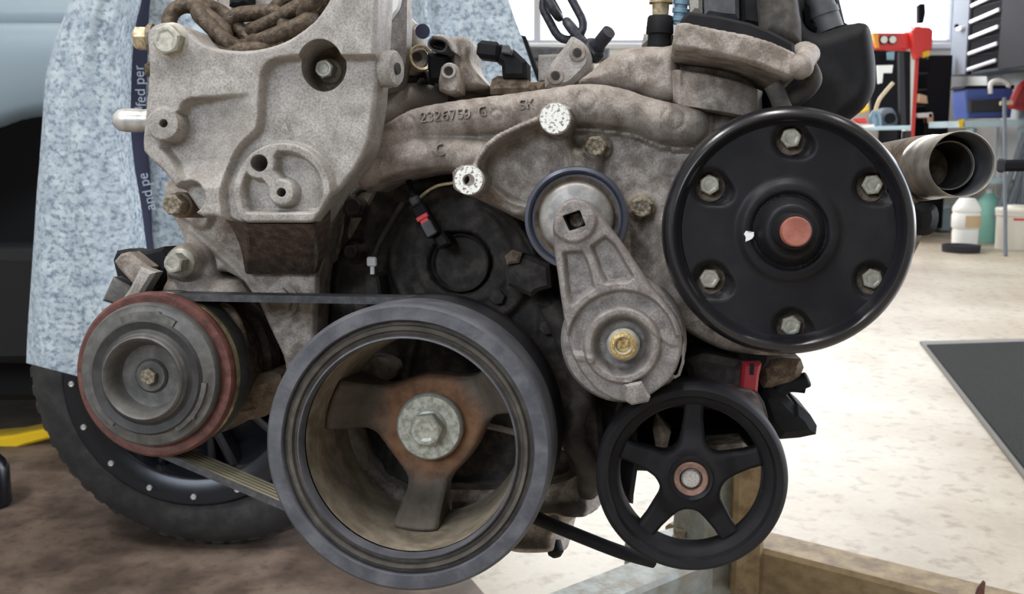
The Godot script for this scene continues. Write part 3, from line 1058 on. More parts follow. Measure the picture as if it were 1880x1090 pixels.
func build_block() -> void:
	var t := thing("engine_block", "dirty dark engine block with round timing cover, behind the pulleys", "engine block", ep(800, 960, -0.3))
	part(t, "block_body", slab([[650, 290], [1170, 290], [1290, 420], [1420, 640], [1400, 720], [1330, 760], [1200, 800], [1100, 800], [1090, 700], [640, 700], [600, 560]], -0.17, -0.55, 0.004), mats.grime)
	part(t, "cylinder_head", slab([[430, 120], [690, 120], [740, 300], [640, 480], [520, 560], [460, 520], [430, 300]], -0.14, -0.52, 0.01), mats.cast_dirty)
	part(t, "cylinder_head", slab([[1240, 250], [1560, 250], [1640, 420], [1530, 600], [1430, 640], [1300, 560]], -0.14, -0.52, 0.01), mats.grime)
	# timing cover, a casting with a raised round face and bolt bosses along its rim
	var edge := smooth_poly([[632, 345], [720, 322], [830, 325], [925, 372], [985, 440], [1020, 520], [1060, 640], [1085, 740], [1090, 840], [1000, 900], [700, 900], [600, 840], [585, 700], [592, 560], [610, 440]], 4)
	var bosses := [v2(649, 380), v2(647, 462), v2(750, 503), v2(865, 372), v2(915, 545), v2(1005, 600), v2(660, 560)]
	var c := v2(848, 470)
	var g := relief(-0.13, v2(575, 310), v2(1100, 910), 5.0,
		func(p): return poly_d(p, edge),
		func(p):
			var d := poly_d(p, edge)
			var r: float = p.distance_to(c)
			var h := -0.142 - 0.012 * rnd(d, 22.0) + 0.004 * inn(absf(d + 14.0) - 7.0, 6.0)
			h += 0.011 * inn(r - 138.0, 12.0) - 0.003 * inn(absf(r - 104.0) - 12.0, 8.0)
			for b in bosses: h = maxf(h, -0.142 + 0.012 * inn(p.distance_to(b) - 19.0, 7.0) - 0.002)
			h -= 0.012 * inn(p.distance_to(v2(845, 483)) - 57.0, 4.0)
			h += 0.006 * inn(absf(p.x - 760.0 + (p.y - 600.0) * 0.2) - 8.0, 8.0) * inn(560.0 - p.y, 20.0)
			return h, -0.20)
	var tc := part(t, "timing_cover", g, mats.grime)
	var m := metre(845, 483, -0.135)
	part(tc, "core_plug", lathe([[0, -0.004], [46 * m, -0.003], [51 * m, 0.001], [53 * m, -0.001], [53 * m, -0.02]], 48), mats.grime, shift(ep(845, 483, -0.132)))
	for b in [v2(649, 380), v2(647, 462), v2(915, 545), v2(1005, 600)]:
		bolt(tc, ep(b.x, b.y, -0.132), 0.008 if b.y < 400 else 0.0058, 0.007, mats.grime, 0.0085 if b.y < 400 else 0.0)
	var pan := smooth_poly([[598, 740], [760, 720], [1080, 800], [1104, 880], [1096, 946], [1044, 968], [1040, 1016], [1020, 1024], [955, 1026], [880, 1010], [700, 980], [620, 900]], 4)
	g = relief(-0.155, v2(580, 700), v2(1120, 1040), 5.0,
		func(p): return poly_d(p, pan),
		func(p):
			var d := poly_d(p, pan)
			return -0.15 - 0.03 * rnd(d, 40.0) + 0.012 * inn(absf(d + 26.0) - 9.0, 12.0) + 0.02 * inn(path_d(p, PackedVector2Array([v2(640, 770), v2(668, 850), v2(720, 910), v2(800, 945)])) - 20.0, 18.0) + 0.014 * inn(absf(p.y - 930.0) - 5.0, 8.0), -0.5)
	part(t, "oil_pan", g, mats.cast_dirty)
	var web_rib := flat_poly([[608, 766], [634, 766], [652, 800], [670, 850], [702, 888], [750, 914], [800, 926], [800, 960], [720, 948], [662, 902], [628, 850], [610, 810]])
	part(t, "front_rib", relief(-0.112, v2(600, 758), v2(810, 968), 4.0, func(p): return poly_d(p, web_rib), func(p): return -0.112 - 0.012 * rnd(poly_d(p, web_rib), 14.0) + 0.002 * sin(p.x * 0.22 + p.y * 0.3) * inn(860.0 - p.y, 20.0), -0.15), mats.cast_dirty)
	part(t, "front_lug", slab([[660, 664], [690, 656], [720, 668], [724, 690], [700, 702], [664, 700]], -0.115, -0.15, 0.005, 2), mats.cast_dirty)
	part(t, "drain_plug", cylinder(0.0065, -0.004, 0.008, 0.003, 20), mats.plastic_black, facing(ep(1018, 1004, -0.150), Vector3(0.3, -0.8, 0.5)))
	# crank sensor box and its lead between plug and idler
	var s := part(t, "sensor_housing", slab([[926, 492], [944, 462], [972, 470], [1008, 486], [1012, 528], [985, 536], [975, 545], [930, 524]], -0.108, -0.15, 0.003), mats.grime)
	part(s, "sensor_lug", slab([[926, 470], [940, 458], [958, 464], [952, 482], [930, 486]], -0.102, -0.12, 0.002), mats.cast_brown)
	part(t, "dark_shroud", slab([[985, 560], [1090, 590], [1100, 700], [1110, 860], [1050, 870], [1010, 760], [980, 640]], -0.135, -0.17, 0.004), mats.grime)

	t = thing("wiring_lead", "black cable with a two-pin plug, red lock tab showing, in front of the timing cover", "cable", ep(800, 430, -0.12))
	var k := Transform3D(Basis(Vector3(0, 0, 1), 0.52), ep(781, 402, -0.108))
	part(t, "plug_body", Geo.new().add(box(Vector3(0.0115, 0.027, 0.010), 0.0016), shift(Vector3(0, -0.001, 0))), mats.plastic_black, k)
	part(t, "latch", Geo.new().add(box(Vector3(0.0085, 0.012, 0.004), 0.001), shift(Vector3(0.0, -0.008, 0.0058))), mats.plastic_grey, k)
	var tab := part(t, "lock_tab", Geo.new().add(box(Vector3(0.0098, 0.0036, 0.0045), 0.0006), shift(Vector3(0, 0.0016, 0.0062))).add(box(Vector3(0.0070, 0.0062, 0.0035), 0.0006), shift(Vector3(0, -0.0012, 0.0058))), mats.plastic_red, k)
	tab.set_meta("label", "red lock tab")
	part(t, "rear_seal", Geo.new().add(box(Vector3(0.0075, 0.0075, 0.0075), 0.0015), shift(Vector3(0, 0.016, 0))), mats.plastic_grey, k)
	part(t, "socket", slab([[792, 436], [812, 424], [828, 446], [806, 458]], -0.107, -0.135, 0.002), mats.plastic_black)
	part(t, "wire", tube(smooth_path([ep(768, 380, -0.108), ep(760, 362, -0.107), ep(755, 348, -0.11), ep(748, 325, -0.13)]), 0.0022, 10), mats.plastic_black)
	part(t, "wire", tube(smooth_path([ep(740, 372, -0.115), ep(722, 402, -0.112), ep(700, 440, -0.112), ep(687, 470, -0.113)]), 0.0022, 10), mats.grime)
	part(t, "loom_sheath", tube(smooth_path([ep(772, 362, -0.115), ep(786, 350, -0.11), ep(806, 340, -0.106), ep(836, 335, -0.104)]), 0.0013, 8), mats.brass)
	t = thing("loom_clip", "small white loom clip on a dark stub left of the timing cover", "cable clip", ep(683, 545, -0.12))
	part(t, "clip_head", Geo.new().add(box(Vector3(0.0075, 0.0072, 0.005), 0.001), shift(ep(683, 480, -0.108))), mats.plastic_white)
	part(t, "clip_pin", Geo.new().add(cylinder(0.0018, -0.003, 0.003, 0.0005, 12), facing(ep(684, 496, -0.108), Vector3.UP)), mats.plastic_white)
	part(t, "stub", slab([[672, 506], [694, 506], [700, 545], [668, 545]], -0.112, -0.14, 0.002), mats.grime)

	# hose and pipe between the crank pulley and the tensioner
	single("lower_hose", "dull black bent hose standing between the crank pulley and the tensioner", "hose", tube(smooth_path([ep(1010, 560, -0.10), ep(1030, 600, -0.10), ep(1048, 650, -0.10), ep(1064, 700, -0.10), ep(1068, 735, -0.10), ep(1056, 770, -0.10), ep(1056, 810, -0.10), ep(1076, 850, -0.11), ep(1080, 900, -0.14)]), 0.0085, 14), mats.grime)
	single("cross_pipe", "thin dark pipe running low from the crank pulley to the spoked pulley", "pipe", tube(smooth_path([ep(930, 925, -0.10), ep(990, 953, -0.10), ep(1060, 982, -0.10), ep(1140, 1013, -0.10), ep(1200, 1030, -0.11)]), 0.0052, 12), mats.black_metal)


func build_casting() -> void:
	var t := thing("water_pump_housing", "grey cast alloy coolant housing with long curved pipes and part number, behind the tensioner", "pump housing", ep(1150, 660, -0.10))
	# centre lines of the pipes
	var up := smooth_path([Vector3(655, 256, 0), Vector3(720, 225, 0), Vector3(800, 210, 0), Vector3(900, 200, 0), Vector3(990, 188, 0), Vector3(1075, 180, 0), Vector3(1150, 192, 0), Vector3(1215, 212, 0), Vector3(1262, 219, 0)], 4)
	var upper := PackedVector2Array()
	for q in up: upper.append(v2(q.x, q.y))
	var lo := smooth_path([Vector3(620, 322, 0), Vector3(680, 296, 0), Vector3(740, 281, 0), Vector3(800, 278, 0), Vector3(870, 286, 0)], 4)
	var lower := PackedVector2Array()
	for q in lo: lower.append(v2(q.x, q.y))
	var rib := PackedVector2Array([v2(866, 320), v2(876, 292), v2(892, 268), v2(915, 250), v2(950, 233), v2(985, 219), v2(1019, 217)])
	# the casting's outline on the photograph
	var edge := smooth_poly([[640, 262], [697, 216], [743, 190], [804, 177], [854, 169], [937, 158], [1000, 150], [1075, 142], [1144, 151], [1186, 166], [1232, 178], [1300, 190], [1360, 200], [1500, 240], [1580, 330], [1600, 450], [1560, 560], [1490, 640], [1472, 664], [1400, 668], [1330, 655], [1270, 625], [1230, 600], [1180, 600], [1100, 520], [1040, 470], [960, 415], [900, 382], [861, 363], [838, 345], [834, 318], [796, 309], [745, 315], [694, 327], [640, 345]], 4)
	var pad := v2(965, 300)
	var boss_a := v2(1019, 218)
	var boss_b := v2(861, 331)
	var rings := [[v2(1238, 212), 21.0], [v2(1073, 180), 18.0], [v2(793, 272), 14.0], [v2(1232, 306), 18.0], [v2(735, 222), 14.0], [v2(905, 206), 11.0]]
	var wells := [v2(1090, 262), v2(1177, 378)]
	var m := metre(1000, 300, -0.05)
	var inside := func(p: Vector2) -> float:
		return maxf(poly_d(p, edge), 10.0 - p.distance_to(boss_b))
	var height := func(p: Vector2) -> float:
		var d := poly_d(p, edge)
		# plates
		var du := path_d(p, upper)
		var ru := 37.0 + 8.0 * inn(absf(p.x - 1080.0) - 60.0, 120.0) + 7.0 * inn(1190.0 - p.x, 60.0)
		var well := inn(du - ru - 30.0, 46.0) * inn(1046.0 - p.x, 30.0)
		var h := -0.088 - 0.028 * well
		h += 0.012 * inn(seg(p, v2(905, 330), v2(1020, 290)) - 80.0, 24.0) * (1.0 - well)
		h -= 0.006 * inn(p.y - 0.55 * p.x + 200.0, 40.0) * 0.0
		h += 0.0022 * (inn(absf(p.distance_to(pad) - 78.0) - 4.0, 5.0) - inn(absf(p.distance_to(pad) - 68.0) - 3.0, 6.0) * 0.6)
		h += 0.0016 * inn(absf(p.distance_to(v2(975, 302)) - 30.0) - 3.0, 5.0)
		h += 0.004 * inn(seg(p, v2(875, 345), v2(985, 405)) - 16.0, 8.0)
		h += 0.006 * inn(seg(p, v2(1230, 420), v2(1245, 560)) - 22.0, 26.0)
		# pipes
		if du < ru + 10.0:
			h = smax(h, -0.084 + minf(0.034, m * sqrt(maxf(0.0, ru * ru - du * du))), 0.004)
		var dl := path_d(p, lower)
		if dl < 42.0:
			h = smax(h, -0.082 + m * sqrt(maxf(0.0, 34.0 * 34.0 - dl * dl)), 0.006)
		# rib between the two bosses, then the bosses with machined faces
		var dr := path_d(p, rib)
		h = smax(h, -0.088 + 0.038 * inn(dr - 9.0, 9.0), 0.003)
		h = maxf(h, -0.088 + 0.056 * inn(p.distance_to(boss_a) - 29.0, 5.0))
		h = maxf(h, -0.088 + 0.058 * inn(p.distance_to(boss_b) - 28.0, 5.0))
		for r in rings:
			var q: float = absf(p.distance_to(r[0]) - r[1])
			h -= 0.0012 * inn(q - 2.2, 4.0)
		for w in wells:
			var q: float = p.distance_to(w)
			h += 0.003 * inn(q - 27.0, 6.0)
		h -= 0.010 * rnd(d, 9.0)
		return h
	part(t, "casting", relief(-0.05, v2(632, 130), v2(1610, 680), 4.0, inside, height, -0.15), mats.cast_dirty)
	# machined ends of the two bosses
	var ra := metre(1019, 218, -0.03)
	part(t, "machined_face", lathe([[0, 0.0015], [27 * ra, 0.0015], [28.5 * ra, 0.0], [28.5 * ra, -0.004]], 36), mats.machined, shift(ep(1019, 218, -0.0315)))
	part(t, "machined_face", lathe([[10.5 * ra, -0.02], [10.5 * ra, 0.0], [12 * ra, 0.0015], [26 * ra, 0.0015], [27.5 * ra, 0.0], [27.5 * ra, -0.004]], 36), mats.machined, shift(ep(861, 331, -0.0295)))
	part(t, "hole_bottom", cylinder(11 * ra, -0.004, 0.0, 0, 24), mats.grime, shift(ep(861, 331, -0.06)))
	var s1: Vector3 = ep(1090, 264, -0.05)
	bolt(t, Vector3(s1.x, s1.y, height.call(v2(1090, 264)) + 0.0005), 0.0078, 0.012, mats.bolt_dull, 0.0108, 0.1)
	s1 = ep(1177, 380, -0.05)
	bolt(t, Vector3(s1.x, s1.y, height.call(v2(1177, 380)) + 0.0005), 0.0078, 0.012, mats.bolt_dull, 0.0095, 0.4)
	# raised part number along the upper pipe, and the worn marks under it
	for w in [["2326759", 808, 207, 0.0088, 0.08], ["G", 878, 199, 0.009, 0.1], ["SK", 960, 186, 0.009, 0.1], ["C", 798, 272, 0.011, 0.3]]:
		var tm := TextMesh.new()
		tm.text = w[0]
		tm.font_size = 24
		tm.pixel_size = w[3] / 22.0
		tm.depth = 0.0035
		var f := SystemFont.new()
		f.font_names = PackedStringArray(["Droid Sans"])
		tm.font = f
		var hz: float = height.call(v2(w[1], w[2]))
		var e := ep(w[1], w[2], -0.05)
		part(t, "casting_number", tm, mats.cast_dirty, Transform3D(Basis(Vector3(0, 0, 1), w[4]) * Basis(Vector3(1, 0, 0), -0.02), Vector3(e.x, e.y, hz + 0.0002)))

	# thermostat housing on the right: shoulder, drum, flange, rubber strip
	t = thing("thermostat_housing", "grey cast thermostat drum and flange under a black rubber strip, above the largest pulley", "thermostat housing", ep(1320, 210, -0.1))
	var sh := smooth_poly([[1060, 150], [1085, 122], [1110, 100], [1140, 84], [1175, 78], [1215, 78], [1250, 84], [1252, 190], [1150, 175]], 4)
	part(t, "shoulder", relief(-0.09, v2(1050, 68), v2(1262, 196), 4.0, func(p): return poly_d(p, sh), func(p): return -0.085 - 0.03 * rnd(poly_d(p, sh), 34.0), -0.2), mats.cast_dirty)
	var drum := flat_poly([[1235, 96], [1262, 104], [1330, 116], [1402, 132], [1400, 206], [1360, 205], [1300, 196], [1250, 186], [1238, 176]])
	part(t, "drum", relief(-0.05, v2(1228, 90), v2(1410, 214), 4.0, func(p): return poly_d(p, drum), func(p):
		var x: float = (p.x - 1318.0) / 88.0
		return -0.100 + 0.035 * sqrt(maxf(0.0, 1.0 - x * x)) - 0.020 * inn(p.y - 96.0 - (p.x - 1235.0) * 0.22 - 16.0, 8.0) + 0.004 * inn(absf(p.x - 1245.0) - 8.0, 8.0), -0.16), mats.cast_dirty)
	var fl := flat_poly([[1242, 44], [1256, 41], [1315, 55], [1373, 66], [1416, 79], [1459, 98], [1462, 142], [1448, 146], [1401, 127], [1358, 113], [1301, 100], [1240, 90], [1234, 80]])
	part(t, "flange", relief(-0.03, v2(1226, 34), v2(1470, 154), 3.5, func(p): return poly_d(p, fl), func(p): return -0.025 - 0.006 * rnd(poly_d(p, fl), 6.0) + 0.003 * sin((p.x - 1240.0) * 0.012), -0.12), mats.cast_dirty)
	part(t, "rubber_strip", slab([[1260, 24], [1266, 21], [1324, 29], [1376, 41], [1416, 56], [1459, 79], [1460, 107], [1416, 89], [1373, 76], [1315, 65], [1247, 52], [1250, 36]], -0.0265, -0.11, 0.002), mats.plastic_black)
	part(t, "paint_fleck", Geo.new().add(box(Vector3(0.004, 0.003, 0.0012), 0.0005), shift(ep(1363, 53, -0.0272))), mats.chip)
	var hb := part(t, "bleed_screw", lathe([[0, 0.012], [0.004, 0.0115], [0.0075, 0.008], [0.0085, 0.003], [0.007, -0.004], [0.0075, -0.02]], 20), mats.cast_dirty, facing(ep(1472, 118, -0.03), Vector3(-0.35, -0.5, 0.9)))
	part(hb, "screw_collar", lathe([[0, 0.006], [0.0075, 0.004], [0.009, 0.0], [0.009, -0.01]], 20), mats.cast_dirty, facing(ep(1477, 100, -0.045), Vector3(0, 0.2, 1)))
	part(t, "hose_spigot", tube(smooth_path([ep(1484, 120, -0.05), ep(1494, 145, -0.05), ep(1482, 165, -0.05), ep(1455, 185, -0.06)]), 0.0055, 14), mats.plastic_dust)
	part(t, "clamp_lever", tube(smooth_path([ep(1418, 155, -0.045), ep(1428, 175, -0.045), ep(1440, 205, -0.045)]), 0.006, 12), mats.plastic_dust)


func build_bracket() -> void:
	var t := thing("accessory_bracket", "large grey cast bracket with a D-shaped pocket and one deep bolt hole, at upper left", "bracket", ep(520, 660, -0.10))
	var edge := PackedVector2Array()
	edge.append_array(smooth_path_2([[268, 66], [275, 50], [292, 41], [318, 40], [342, 50], [356, 66], [374, 80], [406, 89], [447, 92], [489, 86], [530, 71], [572, 41], [594, 14], [606, -10], [616, -60]]))
	edge.append_array(flat_poly([[694, -60], [692, 0], [689, 60], [686, 110], [682, 180], [670, 258], [659, 284], [644, 310], [605, 360], [577, 406], [562, 413], [450, 413], [431, 410], [412, 402], [392, 396], [372, 398], [352, 388], [338, 368], [322, 345], [308, 326], [296, 312], [276, 294], [262, 278], [260, 262], [266, 200], [272, 130], [270, 90]]))
	var big := v2(587, 118)
	var boss := v2(302, 228)
	# everything right of and below this line sits lower than the left plateau
	var lowside := smooth_poly_open([[700, 102], [640, 104], [560, 103], [510, 108], [490, 118], [480, 138], [477, 180], [474, 228], [462, 246], [436, 268], [417, 300], [407, 345], [408, 380], [414, 406], [440, 430], [640, 430], [720, 300], [720, 102]])
	var left_low := flat_poly([[336, 190], [350, 183], [400, 179], [470, 172], [470, 345], [345, 345], [322, 306], [296, 270], [300, 228], [330, 205]])
	var dee := PackedVector2Array()
	for k in 25:
		var a := lerpf(deg_to_rad(205), deg_to_rad(-28), k / 24.0)
		dee.append(v2(516 + 92 * cos(a), 350 - 90 * sin(a)))
	dee.append_array(flat_poly([[584, 398], [572, 409], [450, 409], [437, 402]]))
	var pocket := PackedVector2Array()
	for k in 25:
		var a := lerpf(deg_to_rad(200), deg_to_rad(-28), k / 24.0)
		pocket.append(v2(516 + 73 * cos(a), 350 - 71 * sin(a)))
	pocket.append_array(flat_poly([[570, 388], [452, 388], [447, 380]]))
	var inside := func(p: Vector2) -> float:
		var d := poly_d(p, edge)
		d = maxf(d, 8.0 - p.distance_to(v2(303, 227)))
		d = maxf(d, 1.0 - (v2((p.x - big.x) / 42.0, (p.y - big.y) / 47.0).length()) if false else d)
		var be := (v2((p.x - big.x) / 42.0, (p.y - big.y) / 47.0).length() - 1.0) * 43.0
		d = maxf(d, -be)
		d = maxf(d, 16.0 - p.distance_to(v2(474, 299)))
		d = maxf(d, 8.5 - p.distance_to(v2(515, 353)))
		return d
	var height := func(p: Vector2) -> float:
		var d := poly_d(p, edge)
		var h := -0.020
		h -= 0.0095 * inn(poly_d(p, lowside), 6.0)
		if p.x < 480.0:
			h -= 0.0110 * inn(poly_d(p, left_low), 8.0) * clampf((460.0 - p.x) / 90.0, 0.0, 1.0) * clampf((345.0 - p.y) / 50.0, 0.0, 1.0)
			h = maxf(h, -0.0175 - 0.03 * (1.0 - inn(p.distance_to(boss) - 32.0, 5.0)))
			# notch of the lower left bolt
			h -= 0.012 * inn(p.distance_to(v2(346, 362)) - 28.0, 6.0)
		if p.x > 415.0 and p.y > 240.0:
			var ring := poly_d(p, dee)
			h += 0.0080 * inn(ring, 5.0)
			var arm := minf(p.distance_to(v2(515, 353)) - 26.0, minf(seg(p, v2(515, 353), v2(474, 299)) - 15.0, p.distance_to(v2(474, 299)) - 31.0))
			arm = minf(arm, seg(p, v2(474, 299), v2(500, 262)) - 17.0)
			h -= 0.0095 * inn(maxf(poly_d(p, pocket), -arm), 6.0) * (1.0 - 0.45 * inn(absf(p.x - 575.0) - 20.0, 50.0) * inn(p.y - 360.0, 60.0))
		h -= 0.004 * rnd(d, 7.0)
		return h
	part(t, "face_plate", relief(-0.02, v2(252, -62), v2(700, 420), 2.8, inside, height, -0.062), mats.cast)
	# bottoms of the deep holes
	var m := metre(587, 118, -0.07)
	var well := part(t, "bolt_well", lathe([[0, -0.036], [30 * m, -0.036], [44 * m, -0.030], [48 * m, -0.014], [50 * m, -0.014], [50 * m, -0.04]], 40), mats.cast_brown, shift(ep(587, 120, -0.024)))
	bolt(well, ep(606, 131, -0.060), 0.0068, 0.016, mats.bolt_steel, 0.009, 0.3)
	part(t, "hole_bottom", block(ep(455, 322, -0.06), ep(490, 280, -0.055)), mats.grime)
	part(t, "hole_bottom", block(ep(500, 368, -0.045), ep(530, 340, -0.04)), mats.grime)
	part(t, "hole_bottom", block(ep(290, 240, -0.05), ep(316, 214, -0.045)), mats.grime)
	# sloping brown underside down to the rear foot
	var a := [ep(414, 402, -0.032), ep(452, 411, -0.024), ep(574, 411, -0.024), ep(607, 360, -0.03)]
	var b := [ep(450, 500, -0.096), ep(454, 503, -0.096), ep(577, 503, -0.096), ep(584, 500, -0.1)]
	var g := Geo.new()
	for k in 3:
		var nn: Vector3 = (b[k] - a[k]).cross(a[k + 1] - a[k]).normalized()
		if nn.z < 0.0: nn = -nn
		var prev := -1
		for s in 9:
			var f := s / 8.0
			var sag := 0.004 * sin(f * PI)
			var i0 := g.vert(a[k].lerp(b[k], f) - nn * sag, nn)
			var i1 := g.vert(a[k + 1].lerp(b[k + 1], f) - nn * sag, nn)
			if prev >= 0: g.quad(prev, prev + 1, i1, i0)
			prev = i0
	part(t, "underside", g, mats.underside)
	# rear foot: the plate that runs down behind the belt
	var foot := flat_poly([[300, 330], [330, 332], [420, 398], [620, 352], [602, 420], [582, 505], [577, 600], [572, 700], [524, 700], [516, 655], [492, 604], [470, 556], [446, 518], [412, 500], [384, 498], [356, 480], [336, 448], [322, 416], [308, 392]])
	var inside2 := func(p: Vector2) -> float: return poly_d(p, foot)
	part(t, "foot_plate", relief(-0.1, v2(294, 322), v2(628, 706), 4.0, inside2, func(p):
		var d := poly_d(p, foot)
		return -0.102 - 0.006 * rnd(d, 8.0) + 0.003 * inn(path_d(p, PackedVector2Array([v2(350, 420), v2(430, 490), v2(470, 540)])) - 6.0, 10.0) + 0.006 * inn(path_d(p, PackedVector2Array([v2(310, 360), v2(370, 400)])) - 20.0, 10.0), -0.135), mats.cast_dirty)
	# bolts
	bolt(t, ep(316, 76, -0.021), 0.0104, 0.010, mats.bolt_steel, 0.0128, 0.25)
	bolt(t, ep(330, 376, -0.036), 0.0076, 0.014, mats.bolt_dull, 0.0, 0.2)
	part(t, "bolt_sleeve", cylinder(0.0092, -0.075, -0.035, 0.001, 24), mats.cast_brown, shift(ep(330, 376, -0.036) * Vector3(1, 1, 0)))
	bolt(t, ep(517, 552, -0.101), 0.0105, 0.006, mats.cast_dirty, 0.0135, 0.3)
	# boss on the right edge with its side hole
	g = cylinder(0.0125, 0.0, 0.018, 0.0015, 28)
	var side := part(t, "side_boss", g, mats.cast, facing(ep(686, 128, -0.045), Vector3(1, 0, 0.25)))
	part(side, "side_hole", cylinder(0.004, 0, 0.001, 0, 16), mats.grime, facing(ep(686, 128, -0.045) + Vector3(0.0177, 0, 0.0044), Vector3(1, 0, 0.25)))
	# studs on the left
	part(t, "dowel", lathe([[0, 0.026], [0.004, 0.0255], [0.0075, 0.022], [0.0085, 0.017], [0.0085, 0.006], [0.0078, 0.004], [0.0085, 0.0], [0.0085, -0.02]], 28), mats.bright_alloy, facing(ep(274, 221, -0.05), Vector3(-1, 0, 0.12)))
	var st := part(t, "stud_nut", Geo.new().add(hexagon(0.0085, 0.009)), mats.brass, facing(ep(272, 71, -0.04), Vector3(-1, 0, 0.2)))
	part(st, "washer", cylinder(0.0105, -0.004, 0.0, 0.001, 24), mats.bolt_dull, facing(ep(272, 71, -0.04), Vector3(-1, 0, 0.2)))
	part(t, "lug", slab([[262, 118], [272, 112], [280, 120], [280, 140], [264, 138]], -0.05, -0.07, 0.002), mats.chain_rust)
	# faint cast marks
	for w in [["A", 523, 232, 0.007], ["MADE IN", 580, 190, 0.004]]:
		if w[0] == "MADE IN": continue
		var tm := TextMesh.new()
		tm.text = w[0]
		tm.pixel_size = w[3] / 16.0
		tm.depth = 0.0008
		part(t, "cast_mark", tm, mats.cast, shift(ep(w[1], w[2], -0.0247)))


func smooth_path_2(pts: Array) -> PackedVector2Array:
	var q := []
	for e in pts: q.append(Vector3(e[0], e[1], 0))
	var out := PackedVector2Array()
	for e in smooth_path(q, 4): out.append(v2(e.x, e.y))
	return out


func smooth_poly_open(pts: Array) -> PackedVector2Array:
	return smooth_path_2(pts)


func build_compressor() -> void:
	var zb := -0.052
	var c := ep(284, 688, zb)
	var m := metre(284, 688, zb)
	var t := thing("compressor", "air-conditioning compressor with dark clutch plate inside a rust-red pulley ring", "compressor", ep(330, 840, -0.15))
	var at_c := shift(c)
	var ring := part(t, "pulley", lathe([[112 * m, -0.006], [112 * m, 0.0], [118 * m, 0.0015], [140 * m, 0.0015], [145 * m, -0.001], [145 * m, -0.004], [139.5 * m, -0.007], [139.5 * m, -0.009]], 96), mats.rust_red, at_c)
	ring.set_meta("label", "rust-red pulley face")
	var prof := [[139.5 * m, -0.009]]
	for k in 6:
		if k == 2:
			part(ring, "groove", lathe(prof, 96), mats.groove_gold, at_c)
			prof = [prof[prof.size() - 1]]
		var z := -0.010 - k * 0.0036
		prof.append([142.5 * m, z])
		prof.append([138.0 * m, z - 0.0018])
	prof.append([142.5 * m, -0.0325])
	prof.append([142.5 * m, -0.035])
	prof.append([100 * m, -0.035])
	part(ring, "groove", lathe(prof, 96), mats.clutch_rubber, at_c)
	# clutch plate: outer plate, dish, cup, hub bolt
	var pc := ep(273, 688, -0.044)
	var k1 := metre(273, 688, -0.044)
	var plate := part(t, "clutch_plate", lathe([[90 * k1, 0.004], [106 * k1, 0.003], [114 * k1, 0.001], [122 * k1, 0.001], [126 * k1, -0.001], [126 * k1, -0.007], [90 * k1, -0.007]], 96), mats.clutch, shift(pc))
	var dc := ep(264, 694, -0.036)
	var dish := part(t, "clutch_hub", lathe([[0, -0.012], [40 * k1, -0.013], [54 * k1, -0.012], [60 * k1, -0.006], [65 * k1, 0.002], [70 * k1, 0.004], [75 * k1, 0.002], [80 * k1, -0.004], [88 * k1, -0.006], [95 * k1, -0.004], [100 * k1, -0.007], [106 * k1, -0.016]], 96), mats.clutch, shift(dc))
	part(dish, "rubber_ring", lathe([[74 * k1, 0.0026], [78 * k1, -0.0015], [84 * k1, -0.0035], [92 * k1, -0.0025], [97 * k1, -0.0015], [101 * k1, -0.004]], 96), mats.clutch_rubber, shift(dc))
	part(dish, "hub_washer", lathe([[0, 0.002], [26 * k1, 0.002], [30 * k1, 0.0], [31 * k1, -0.004]], 40), mats.clutch, shift(dc + Vector3(0, 0, -0.012)))
	bolt(dish, dc + Vector3(0, 0, -0.011), 0.0062, 0.006, mats.bolt_dull, 0.0, 0.4, Vector3(0, 0, 1), "hub_bolt")
	for a in [78.0, 200.0, 320.0]:
		var q := pc + Vector3(cos(deg_to_rad(a)), sin(deg_to_rad(a)), 0) * 107 * k1
		part(plate, "rivet", lathe([[0, 0.0045], [0.0022, 0.004], [0.003, 0.002], [0.003, -0.001]], 16), mats.clutch, shift(q))
	for a0 in [60.0, 180.0, 300.0]:
		part(plate, "spring_leaf", lathe([[96 * k1, 0.0045], [110 * k1, 0.0045], [111 * k1, 0.002]], 20, deg_to_rad(55), deg_to_rad(a0)), mats.clutch, shift(pc))
	# coil housing and body behind
	var bc := c + Vector3(0, 0, -0.085)
	part(t, "coil_housing", lathe([[90 * m, 0.046], [128 * m, 0.046], [132 * m, 0.042], [132 * m, 0.012], [143 * m, 0.008], [143 * m, -0.012], [138 * m, -0.016], [80 * m, -0.016]], 64), mats.underside, shift(bc))
	part(t, "body", lathe([[80 * m, -0.016], [136 * m, -0.02], [140 * m, -0.03], [140 * m, -0.10], [130 * m, -0.12], [0, -0.125]], 64), mats.black_metal, shift(bc))
	for a in [10.0, 40.0, -30.0, -70.0]:
		var q := bc + Vector3(cos(deg_to_rad(a)), sin(deg_to_rad(a)), 0) * 126 * m
		bolt(t, q + Vector3(0, 0, 0.043), 0.0042, 0.005, mats.bolt_dull, 0.0, a)
	# upper ear with its bolt, lower right ear
	var ear := smooth_poly([[288, 548], [289, 505], [294, 468], [310, 450], [335, 442], [362, 449], [378, 470], [384, 500], [392, 512], [420, 520], [440, 545], [400, 556], [340, 556]], 4)
	part(t, "mounting_ear", relief(-0.085, v2(278, 434), v2(450, 562), 3.0, func(p): return poly_d(p, ear), func(p):
		var d := poly_d(p, ear)
		return -0.092 - 0.014 * rnd(d, 18.0) + 0.008 * inn(p.distance_to(v2(333, 482)) - 34.0, 10.0) + 0.003 * sin(p.y * 0.12) * inn(510.0 - p.y, 20.0), -0.15), mats.cast_dirty)
	bolt(t, ep(334, 482, -0.084), 0.0078, 0.017, mats.bolt_steel, 0.0115, 0.35)
